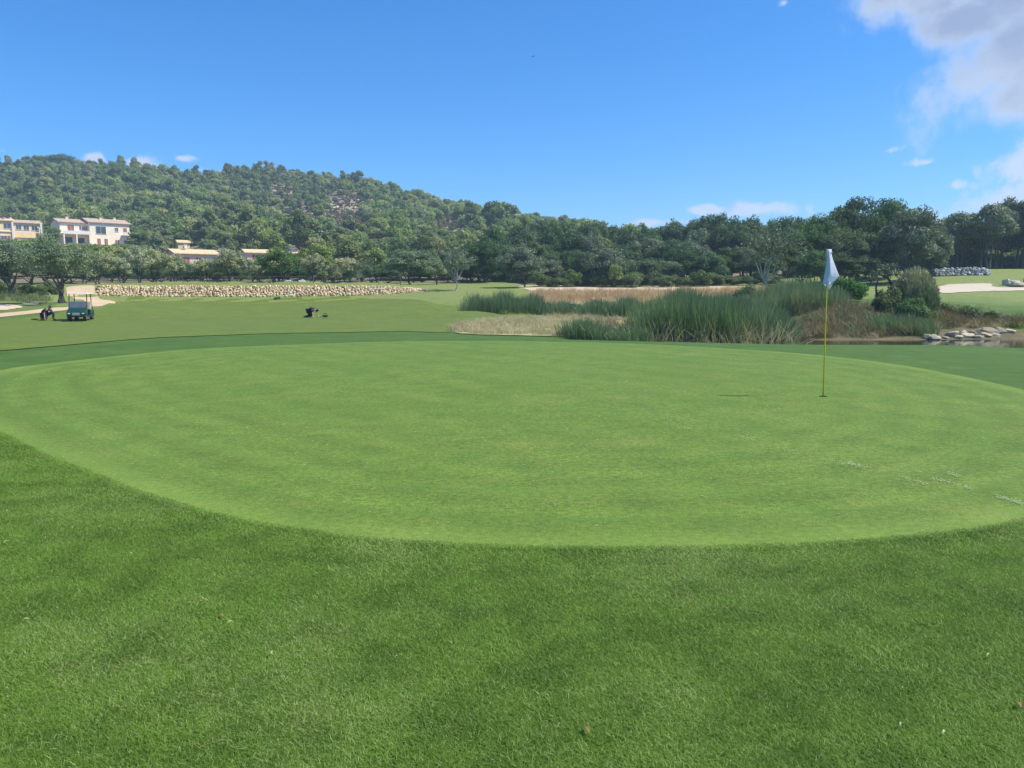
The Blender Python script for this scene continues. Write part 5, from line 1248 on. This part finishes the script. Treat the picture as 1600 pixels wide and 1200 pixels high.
def person(J0, hand_dirs, root_obj, shirt, hair, sleeve_long=False):
    """J0: joint dict; body one continuous skin, clothes as children"""
    J = dict(J0); V3 = lambda k_: np.array(J[k_][0])
    E = [('pelvis', 'waist'), ('waist', 'chest'), ('chest', 'neck'), ('neck', 'head'), ('head', 'crown')]
    for s in 'LR':
        E += [('chest', 'sho'+s), ('sho'+s, 'elb'+s), ('elb'+s, 'wri'+s), ('wri'+s, 'palm'+s), ('pelvis', 'hip'+s), ('hip'+s, 'knee'+s), ('knee'+s, 'ank'+s), ('ank'+s, 'toe'+s)]
        w_, p_ = V3('wri'+s), V3('palm'+s); d = p_ - w_; d /= np.linalg.norm(d); side = np.cross(d, hand_dirs[s]); side /= np.linalg.norm(side); pn = np.cross(side, d)
        for i, (of, ln) in enumerate([(-0.032, .065), (-0.011, .075), (0.011, .070), (0.032, .055)]):
            a = p_ + side*of; b1 = a + d*ln*0.55 + pn*0.006; b2 = b1 + d*ln*0.35 + pn*0.022
            J[f'f{i}a{s}'] = (tuple(a + d*0.02), 0.009); J[f'f{i}b{s}'] = (tuple(b1), 0.009); J[f'f{i}c{s}'] = (tuple(b2), 0.008)
            E += [('palm'+s, f'f{i}a{s}'), (f'f{i}a{s}', f'f{i}b{s}'), (f'f{i}b{s}', f'f{i}c{s}')]
        a = (w_ + p_)/2 - side*0.04; b1 = a - side*0.015 + d*0.045
        J['tha'+s] = (tuple(a), 0.011); J['thb'+s] = (tuple(b1), 0.010); E += [('wri'+s, 'tha'+s), ('tha'+s, 'thb'+s)]
    body = skin_mesh('body', J, E, M_SKIN, root_obj)
    sel = lambda ks: {k_: J[k_] for k_ in ks}
    sh = sel(['pelvis', 'waist', 'chest', 'shoL', 'shoR']); 
    for s in 'LR':
        a, b_ = V3('sho'+s), V3('elb'+s); sh['slv'+s] = (tuple(a*0.25 + b_*0.75), 0.054); 
    sh['col'] = (tuple(V3('chest')*0.45 + V3('neck')*0.55), 0.065)
    skin_mesh('shirt', sh, [('pelvis', 'waist'), ('waist', 'chest'), ('chest', 'shoL'), ('chest', 'shoR'), ('shoL', 'slvL'), ('shoR', 'slvR'), ('chest', 'col')], shirt, root_obj, 1.3)
    tr_ = sel(['pelvis', 'hipL', 'hipR', 'kneeL', 'kneeR', 'ankL', 'ankR'])
    skin_mesh('trousers', tr_, [('pelvis', 'hipL'), ('pelvis', 'hipR'), ('hipL', 'kneeL'), ('hipR', 'kneeR'), ('kneeL', 'ankL'), ('kneeR', 'ankR')], M_TROU, root_obj, 1.28)
    for s in 'LR':
        a, b_ = V3('ank'+s), V3('toe'+s); d = (b_-a)/np.linalg.norm(b_-a)
        skin_mesh('shoe', {'a': (tuple(a - d*0.05), 0.045), 'b': (tuple(a + (b_-a)*.5), 0.052), 'c': (tuple(b_ + d*0.02), 0.042)}, [('a', 'b'), ('b', 'c')], M_SHOE, root_obj)
    h, cr, nk = V3('head'), V3('crown'), V3('neck'); up = (cr-h)/np.linalg.norm(cr-h)
    f = hand_dirs['face']; f = f - up*np.dot(f, up); f /= np.linalg.norm(f); sd = np.cross(up, f)
    def lump(nm, c, size, mat, par=root_obj, sub=ICO2):
        R = np.stack([sd, f, up], 1); V = (sub[0]*np.array(size)) @ R.T + c
        return MB().raw(V, sub[1]).build(nm, mat, par, True)
    lump('hair', h + up*0.045 - f*0.022, (0.088, 0.098, 0.092), hair)
    lump('nose', h + f*0.095 + up*0.0, (0.012, 0.018, 0.020), M_SKIN)
    lump('mouth', h + f*0.083 - up*0.045, (0.022, 0.010, 0.006), plain('lips', (0.35, 0.15, 0.12)))
    for s in (-1, 1):
        lump('ear', h + sd*s*0.080, (0.010, 0.020, 0.030), M_SKIN); lump('eye', h + f*0.080 + sd*s*0.032 + up*0.022, (0.012, 0.010, 0.010), M_HAIR2)
px_, py_ = hit(76, 501); sq = empty('person', (px_, py_, hz(px_, py_) + 0.02), math.radians(8)); sq.scale = (1.08, 1.08, 1.08); tag(sq, 'person in a dark shirt and navy trousers squatting on the fairway and touching the grass', 'person')
J = {'pelvis': ((-0.28, 0.02, 0.36), 0.135), 'waist': ((-0.24, 0.0, 0.52), 0.150), 'chest': ((-0.10, -0.02, 0.69), 0.165), 'neck': ((0.06, -0.03, 0.75), 0.062), 'head': ((0.15, -0.05, 0.81), (0.082, 0.092)), 'crown': ((0.20, -0.06, 0.89), 0.066),
     'shoL': ((-0.07, -0.20, 0.69), 0.064), 'elbL': ((-0.13, -0.26, 0.42), 0.044), 'wriL': ((-0.10, -0.28, 0.17), 0.030), 'palmL': ((-0.09, -0.29, 0.09), 0.034),
     'shoR': ((-0.03, 0.18, 0.71), 0.064), 'elbR': ((0.16, 0.20, 0.52), 0.044), 'wriR': ((0.22, 0.02, 0.66), 0.030), 'palmR': ((0.23, -0.05, 0.70), 0.034),
     'hipL': ((-0.26, -0.10, 0.33), 0.100), 'kneeL': ((0.02, -0.18, 0.13), 0.066), 'ankL': ((-0.36, -0.14, 0.10), 0.044), 'toeL': ((-0.40, -0.14, 0.03), 0.036),
     'hipR': ((-0.24, 0.12, 0.34), 0.105), 'kneeR': ((0.27, 0.14, 0.50), 0.070), 'ankR': ((0.22, 0.14, 0.09), 0.046), 'toeR': ((0.37, 0.12, 0.045), 0.038)}
person(J, {'L': np.array([0.0, 1.0, 0.2]), 'R': np.array([-1.0, 0.2, 0.3]), 'face': np.array([0.75, -0.35, -0.55])}, sq, M_SHIRT, M_HAIR)
px_, py_ = hit(489, 496.3); kn = empty('person', (px_, py_, hz(px_, py_) + 0.02), math.radians(-28)); tag(kn, 'person in navy kneeling on hands and knees in the middle of the fairway', 'person')
J = {'pelvis': ((-0.30, 0.0, 0.50), 0.135), 'waist': ((-0.14, 0.0, 0.58), 0.125), 'chest': ((0.12, 0.0, 0.56), 0.145), 'neck': ((0.27, 0.0, 0.53), 0.056), 'head': ((0.37, 0.0, 0.50), (0.080, 0.090)), 'crown': ((0.46, 0.0, 0.47), 0.062),
     'shoL': ((0.15, -0.19, 0.53), 0.062), 'elbL': ((0.19, -0.25, 0.29), 0.042), 'wriL': ((0.22, -0.26, 0.09), 0.030), 'palmL': ((0.28, -0.26, 0.045), 0.032),
     'shoR': ((0.15, 0.19, 0.53), 0.062), 'elbR': ((0.20, 0.25, 0.29), 0.042), 'wriR': ((0.24, 0.26, 0.09), 0.030), 'palmR': ((0.30, 0.26, 0.045), 0.032),
     'hipL': ((-0.30, -0.11, 0.46), 0.105), 'kneeL': ((-0.22, -0.13, 0.09), 0.070), 'ankL': ((-0.60, -0.13, 0.07), 0.044), 'toeL': ((-0.72, -0.13, 0.045), 0.036),
     'hipR': ((-0.30, 0.11, 0.46), 0.105), 'kneeR': ((-0.22, 0.13, 0.09), 0.070), 'ankR': ((-0.60, 0.13, 0.07), 0.044), 'toeR': ((-0.72, 0.13, 0.045), 0.036)}
person(J, {'L': np.array([0.0, 0.0, 1.0]), 'R': np.array([0.0, 0.0, 1.0]), 'face': np.array([0.1, 0.0, -1.0])}, kn, M_SHIRT2, M_HAIR2)
# small things lying beside them
M_CANV = plain('dark_canvas', (0.03, 0.035, 0.025), 0.9)
x, y = hit(508, 496); e = empty('tool_bag', (x, y, hz(x, y) + 0.02), 0.2); tag(e, 'small dark tool bag on the grass beside the kneeling person', 'bag')
MB().lump((0, 0, 0.09), (0.50, 0.28, 0.20), np.random.default_rng(2), 0.12).build('bag_body', M_CANV, e, True)
MB().tube([(-0.14, 0, 0.16), (-0.10, 0, 0.26), (0.10, 0, 0.26), (0.14, 0, 0.16)], 0.014, 6).build('handle', M_CANV, e, True)
x, y = hit(500.5, 496.4); e = empty('hand_tool', (x, y, hz(x, y) + 0.03), 0.1); tag(e, 'short dark hand tool lying between the kneeling person and the bag', 'tool')
MB().tube([(-0.18, 0, 0.02), (0.12, 0, 0.03)], 0.014, 6).build('handle', M_BLACK, e); MB().box((0.17, 0, 0.03), (0.12, 0.09, 0.02)).build('blade', M_RIM, e)
x, y = hit(55, 500); e = empty('shadow_slab', (x, y, hz(x, y) + 0.02), 0.1); tag(e, 'low dark slab standing in for the shadow left of the squatting person', 'shadow slab')  # added dark slab in place of the squatting person's cast shadow
MB().box((0, 0, 0.03), (0.40, 0.26, 0.05)).build('slab_base', M_CANV, e); MB().lump((0, 0, 0.07), (0.30, 0.18, 0.06), np.random.default_rng(4), 0.2).build('soil', M_MUD, e)  # dark base and lump, both part of the shadow stand-in
x, y = hit(758, 486); e = empty('marker_stake', (x, y, hz(x, y))); tag(e, 'thin dark stake at the edge of the fairway near the reeds', 'stake')
MB().tube([(0, 0, -0.05), (0.01, 0, 0.42)], 0.016, 6).build('shaft', M_POST, e); MB().box((0.012, 0, 0.43), (0.06, 0.03, 0.05)).build('stake_head', M_POST, e)
def bird(name, loc, s, rz, label, flying):
    e = empty(name, loc, rz); e.scale = (s, s, s); tag(e, label, 'bird')
    J = {'tail': ((-0.22, 0, 0.10), 0.015), 'rump': ((-0.12, 0, 0.13), 0.045), 'body': ((0, 0, 0.14), 0.070), 'breast': ((0.09, 0, 0.17), 0.058), 'neck': ((0.14, 0, 0.23), 0.026), 'head': ((0.17, 0, 0.27), 0.030)}
    skin_mesh('body', J, [('tail', 'rump'), ('rump', 'body'), ('body', 'breast'), ('breast', 'neck'), ('neck', 'head')], M_BLACK, e)
    MB().tube([(0.19, 0, 0.27), (0.245, 0, 0.262)], [0.010, 0.002], 6).build('beak', M_POST, e)
    for s_ in (-1, 1):
        if flying: MB().raw([(0.06, s_*.04, .17), (-0.08, s_*.04, .16), (-0.06, s_*.24, .25), (0.05, s_*.26, .26), (-0.10, s_*.48, .20), (-0.03, s_*.50, .20), (0.06, s_*.04, .155), (-0.06, s_*.24, .245)], [(0, 1, 2, 3), (3, 2, 4, 5), (6, 7, 1)]).build('wing', M_BLACK, e)
        else:
            MB().raw([(0.09, s_*.055, .19), (0.0, s_*.075, .20), (-0.17, s_*.035, .13), (-0.05, s_*.070, .10), (0.06, s_*.066, .13)], [(0, 1, 2, 3, 4)]).build('wing', M_BLACK, e)
            MB().tube([(0.01, s_*.03, 0.09), (0.02, s_*.03, 0.0), (0.06, s_*.03, 0.0)], 0.006, 5).build('leg', M_POST, e)
x, y = hit(762.5, 486.8); bird('duck', (x, y, hz(x, y) + 0.02), 1.3, 0.2, 'small dark bird standing beside the thin stake near the reeds', False)
p = at(833, 90, 120); bird('bird', tuple(p), 1.0, 0.8, 'tiny dark bird flying high in the blue sky', True)

# ------------------------------------------------------------------ short turf made of real blades near the camera (stuff)
def turf_tile(r, size, n, h, w_, mat_list, lean, name='turf_tile'):
    # soft round patch, thinning to nothing at its rim, so that overlapping patches leave no seams
    q_ = r.uniform(0, 6.28, n); rd_ = np.abs(r.triangular(-1, 0, 1, n)) if False else size * np.sqrt(r.random(n)) * np.sqrt(r.random(n) * 0.5 + 0.5) / 2
    b0 = np.column_stack([np.cos(q_) * rd_, np.sin(q_) * rd_, np.zeros(n)])
    hh = h * r.uniform(0.45, 1.25, n); a = r.uniform(0, 6.28, n); ln = hh * np.abs(r.normal(lean, lean * 0.5, n))
    d = np.column_stack([np.cos(a), np.sin(a), np.zeros(n)]); b2 = a + r.normal(1.57, 0.7, n); side = np.column_stack([np.cos(b2), np.sin(b2), np.zeros(n)]) * (w_ * r.uniform(0.6, 1.3, n) / 2)[:, None]
    mid = b0 + d * (ln * 0.35)[:, None] + np.array([0, 0, 1]) * (hh * 0.62)[:, None]
    tip = b0 + d * ln[:, None] + np.array([0, 0, 1]) * (hh * 0.95)[:, None]
    V = np.stack([b0 - side, b0 + side, mid + side * 0.8, mid - side * 0.8, tip], 1).reshape(-1, 3); base = np.arange(n)[:, None] * 5
    F4 = base + np.array([0, 1, 2, 3]); F3 = base + np.array([3, 2, 4])
    fl_ = [tuple(q) for q in F4.tolist()] + [tuple(q) for q in F3.tolist()]
    T = np.repeat(r.random(n), 5)
    me = bpy.data.meshes.new(name)
    loops = np.concatenate([F4.ravel(), F3.ravel()]); me.vertices.add(len(V)); me.vertices.foreach_set('co', V.astype(np.float32).ravel())
    me.loops.add(len(loops)); me.loops.foreach_set('vertex_index', loops.astype(np.int32)); me.polygons.add(2*n)
    st = np.concatenate([np.arange(n)*4, 4*n + np.arange(n)*3]).astype(np.int32); me.polygons.foreach_set('loop_start', st)
    me.polygons.foreach_set('loop_total', np.concatenate([np.full(n, 4), np.full(n, 3)]).astype(np.int32)); me.update(calc_edges=True)
    at_ = me.attributes.new('tint', 'FLOAT', 'POINT'); at_.data.foreach_set('value', T.astype(np.float32)); me.materials.append(mat_list); return me
def blade_mat(name, dark, light, straw, amt=0.5):
    m, t, b, o = new_mat(name)
    P = t.add('ShaderNodeNewGeometry').outputs['Position']
    a_ = t.add('ShaderNodeAttribute'); a_.attribute_name = 'tint'; T = a_.outputs['Fac']
    big_ = t.noise(P, 0.45, 4, 0.55, 0.3); mid = t.noise(P, 2.6, 4, 0.6)
    c = t.mix(T, dark, light)
    c = t.mix(t.math('MULTIPLY', t.ramp(mid, 0.38, 0.68), 0.6), c, tuple(q * 0.7 for q in dark))
    s1 = t.ramp(t.noise(t.vmath('ADD', P, (7, 3, 0)), 0.9, 5, 0.65), 0.44, 0.72)
    th = t.math('MULTIPLY_ADD', s1, amt, 0.10)
    s_ = t.ramp(t.math('FRACT', t.math('MULTIPLY', T, 17.3)), t.math('SUBTRACT', 1.0, th), t.math('SUBTRACT', 1.08, th))
    c = t.mix(s_, c, straw)
    t.link(c, b.inputs['Base Color']); b.inputs['Roughness'].default_value = 0.5; b.inputs['Specular IOR Level'].default_value = 0.3
    tr = t.add('ShaderNodeBsdfTranslucent'); t.link(c, tr.inputs['Color']); mx = t.add('ShaderNodeMixShader'); mx.inputs[0].default_value = 0.42
    t.link(b.outputs[0], mx.inputs[1]); t.link(tr.outputs[0], mx.inputs[2]); t.link(mx.outputs[0], o.inputs[0]); return m
M_BLADE = blade_mat('collar_blades', (0.132, 0.261, 0.027), (0.280, 0.447, 0.069), (0.487, 0.541, 0.204), 0.22)
M_BLADEG = blade_mat('green_blades', (0.140, 0.245, 0.062), (0.215, 0.335, 0.100), (0.320, 0.380, 0.170), 0.25)
rr = np.random.default_rng(77)
TS = 0.32
tiles = [turf_tile(rr, TS * 2.3, 9500, 0.0155, 0.0023, M_BLADE, 1.15) for _ in range(5)]
tiles2 = [turf_tile(rr, TS * 4.6, 6400, 0.013, 0.0055, M_BLADE, 1.5) for _ in range(4)]
def inview(x, y, pad=3.5): return np.abs(x) < (y * 0.72 + pad)
def lay(name, step, r0, r1, protos, on_green, label, band=None):
    g = np.arange(-15, 15, step); gy_ = np.arange(0.9, r1 + 1, step)
    x, y = [q.ravel() + rr.uniform(-.5, .5, len(g) * len(gy_)) * step * 0.7 for q in np.meshgrid(g, gy_)]
    rad = np.hypot(x, y); k = (rad > r0) & (rad <= r1) & inview(x, y); x, y = x[k], y[k]
    ins = inside(GP, x, y); ed = edge_dist(GP, x, y); sd = np.where(ins, ed, -ed)
    k = (sd > step * 1.0) if on_green else (sd < -step * 0.95)
    x, y = x[k], y[k]; n = len(x)
    z = height(x, y) + (0.004 if on_green else -0.001)
    scatter(name, np.column_stack([x, y, z]), np.column_stack([np.zeros(n), np.zeros(n), rr.integers(0, 4, n) * math.pi / 2 + rr.uniform(-0.1, 0.1, n)]), np.ones((n, 3)) * rr.uniform(0.9, 1.1, (n, 1)), rr.integers(0, len(protos), n), protos, label, 'grass')
lay('collar_grass', TS, 0.0, 8.5, tiles, False, 'dense darker grass of the collar in front of the green')
lay('apron_grass', TS * 2, 8.2, 15.0, tiles2, False, 'darker fringe grass round the far sides of the green')
# the cut edge: single blades right along the green outline
dn = []
for i in range(len(GP)):
    a, b_ = GP[i], GP[(i+1) % len(GP)]
    if min(np.hypot(*a), np.hypot(*b_)) > 12: continue
    L_ = np.linalg.norm(b_ - a); m_ = max(1, int(L_ / 0.05)); tt = (np.arange(m_) + 0.5) / m_
    nrm = np.array([(b_ - a)[1], -(b_ - a)[0]]) / (L_ + 1e-9)
    q = a + (b_ - a) * tt[:, None]
    sgn = -1 if inside(GP, *(np.array([[(a + b_)[k] / 2 + nrm[k] * 0.05]]) for k in (0, 1)))[0, 0] else 1
    for w_ in (-0.035, -0.005, 0.015, 0.03, 0.08, 0.13, 0.18, 0.23, 0.28, 0.33, 0.38): dn.append(q + nrm * sgn * w_)
dn = np.concatenate(dn); n = len(dn)
te = [turf_tile(rr, 0.09, 110, 0.0145, 0.0028, M_BLADE, 1.3) for _ in range(3)]
scatter('collar_edge_grass', np.column_stack([dn, height(dn[:, 0], dn[:, 1])]), np.column_stack([np.zeros(n), np.zeros(n), rr.uniform(0, 6.28, n)]), np.ones((n, 3)), rr.integers(0, 3, n), te, 'clean cut edge of longer grass along the putting green', 'grass')
# fallen leaves and twigs
M_LEAFP = foliage('pale_fallen_leaf', (0.411, 0.404, 0.200), (0.531, 0.502, 0.271), 0.2, 0.2)
M_LEAFB = foliage('brown_fallen_leaf', (0.203, 0.132, 0.039), (0.284, 0.229, 0.073), 0.2, 0.2)
def leaf_mesh(L_, w_, mat):
    V = []; n = 7
    for i in range(n):
        f = i / (n - 1); hw = w_ * math.sin(math.pi * min(1, f * 0.96 + 0.02)) ** 0.8 / 2; z = 0.006 + 0.012 * math.sin(f * 3.1)
        V += [((f - .5) * L_, -hw, z + 0.003), ((f - .5) * L_, 0, z), ((f - .5) * L_, hw, z + 0.003)]
    Fs = []
    for i in range(n - 1): a = i * 3; Fs += [(a, a+3, a+4, a+1), (a+1, a+4, a+5, a+2)]
    return mesh_np('fallen_leaf', V, Fs, True, mat, np.tile(np.linspace(0, 1, n).repeat(3), 1))
LP = leaf_mesh(0.032, 0.008, M_LEAFP); LB = leaf_mesh(0.045, 0.016, M_LEAFB)
LV = [(348, 968, 'b', 'brown curled fallen leaf in the foreground grass left of the middle'), (360, 980, 'p', 'pale slender leaf just below the brown curled leaf'), (424, 1028, 'p', 'pale leaf lying alone on the grass below the left middle'),
      (41, 976, 'p', 'small pale leaf near the left edge of the foreground'), (10, 853, 'p', 'pale leaf on the dark grass at the left edge'), (1593, 1110, 'b', 'brown leaf at the lower right edge'), (917, 1149, 'b', 'brown leaf fragment low in the middle of the foreground'),
      (1408, 1142, 'p', 'pale leaf on the grass at the lower right'), (1474, 1154, 'p', 'pale leaf right of the other pale leaf at the lower right'), (1545, 1032, 'p', 'slender pale leaf in the right foreground'), (867, 791, 'p', 'pale leaf on the near part of the green'), (940, 806, 'p', 'pale leaf flat on the green right of the other one')]
for px, py, kd, lab in LV:
    x, y = flat(px, py); o = bpy.data.objects.new('fallen_leaf', LB if kd == 'b' else LP); link(o); o.location = (x, y, hz(x, y) + (0.012 if py > 860 or px < 300 else 0.006)); o.rotation_euler = (rr.uniform(-.2, .2), 0, rr.uniform(0, 6.28)); tag(o, lab, 'leaf')
for px, py in [(158, 828), (222, 820), (290, 828), (204, 872), (316, 943), (60, 910), (35, 757), (20, 755), (110, 769), (100, 770), (280, 728), (262, 733), (575, 765), (633, 768), (318, 636), (588, 680), (12, 803), (140, 802), (72, 847), (446, 768), (720, 745), (300, 720), (55, 720), (330, 700), (1080, 800), (1190, 812), (1560, 795), (1534, 676), (1480, 895), (660, 700), (1240, 1000), (1410, 1085), (620, 1035), (580, 1036)]:
    x, y = flat(px, py); o = bpy.data.objects.new('fallen_leaf', LP); link(o); o.location = (x, y, hz(x, y) + (0.012 if not inside(GP, np.array([x]), np.array([y]))[0] else 0.006)); o.rotation_euler = (0, 0, rr.uniform(0, 6.28)); s = rr.uniform(0.4, 0.9); o.scale = (s, s, 1)
    tag(o, 'tiny pale fallen leaf lying on the short grass', 'leaf', 'tiny fallen leaves on the grass')
# pale scuffs: dusting of sand grains and clippings
mb_v, tn = [], 0
SCUFF = [(1290, 722, 1360, 731, 60), (1322, 724, 1345, 730, 90), (1405, 746, 1450, 758, 60), (1458, 749, 1520, 766, 120), (1555, 777, 1599, 790, 130), (1060, 671, 1080, 672, 40), (1150, 683, 1180, 688, 60), (1212, 701, 1250, 709, 40), (1030, 557, 1062, 558, 120), (1062, 556, 1105, 551, 120), (975, 553, 1010, 556, 50), (1035, 656, 1052, 659, 30), (965, 596, 1010, 597, 40), (1480, 740, 1500, 747, 50)]
PV = []
for x0, y0, x1, y1, n_ in SCUFF:
    for _ in range(int(n_ * 1.2)):
        f = rr.random(); px = x0 + (x1 - x0) * f + rr.normal(0, 2.0); py = y0 + (y1 - y0) * f + rr.normal(0, 1.5); PV.append(flat(px, py))
for _ in range(500):
    px = rr.uniform(-40, 1600); py = rr.uniform(600, 850); q = flat(px, py)
    if inside(GP, np.array([q[0]]), np.array([q[1]]))[0]: PV.append(q)
for _ in range(260):
    px = rr.normal(140, 130); py = 655 + abs(rr.normal(0, 60)); PV.append(flat(px, py))
PV = np.array(PV); n = len(PV)
M_CLIP = foliage('pale_clippings', (0.34, 0.40, 0.22), (0.58, 0.62, 0.42), 0.3, 0.3)
G = mesh_np('speck', [(-.011, -.0035, .004), (0, -.005, .007), (.012, 0, .004), (0, .005, .007)], [(0, 1, 2, 3)], False, M_CLIP, [.2, .8, .5, .9])
s = rr.uniform(0.35, 1.1, n)
scatter('pale_flecks', np.column_stack([PV, height(PV[:, 0], PV[:, 1]) + 0.006]), np.column_stack([np.zeros(n), np.zeros(n), rr.normal(2.9, 0.6, n)]), np.column_stack([s, s, np.ones(n)]), np.zeros(n, int), [G], 'pale scuff marks and clippings scattered over the green', 'flecks')

# ------------------------------------------------------------------ haze
if HAZE > 0:
    hb = MB().box((-60, 330, 58), (1500, 1500, 134)); hb = None
    o = MB().box((0, 1000, 42.0), (12000, 12000, 100.0)).build('haze', None); o['kind'] = 'stuff'
    m = bpy.data.materials.new('haze'); m.use_nodes = True; t = NT(m.node_tree); ou = t.add('ShaderNodeOutputMaterial'); vp = t.add('ShaderNodeVolumePrincipled')
    vp.inputs['Color'].default_value = (0.62, 0.80, 1.0, 1); vp.inputs['Density'].default_value = HAZE; vp.inputs['Anisotropy'].default_value = 0.2
    t.link(vp.outputs[0], ou.inputs['Volume']); o.data.materials.clear(); o.data.materials.append(m)
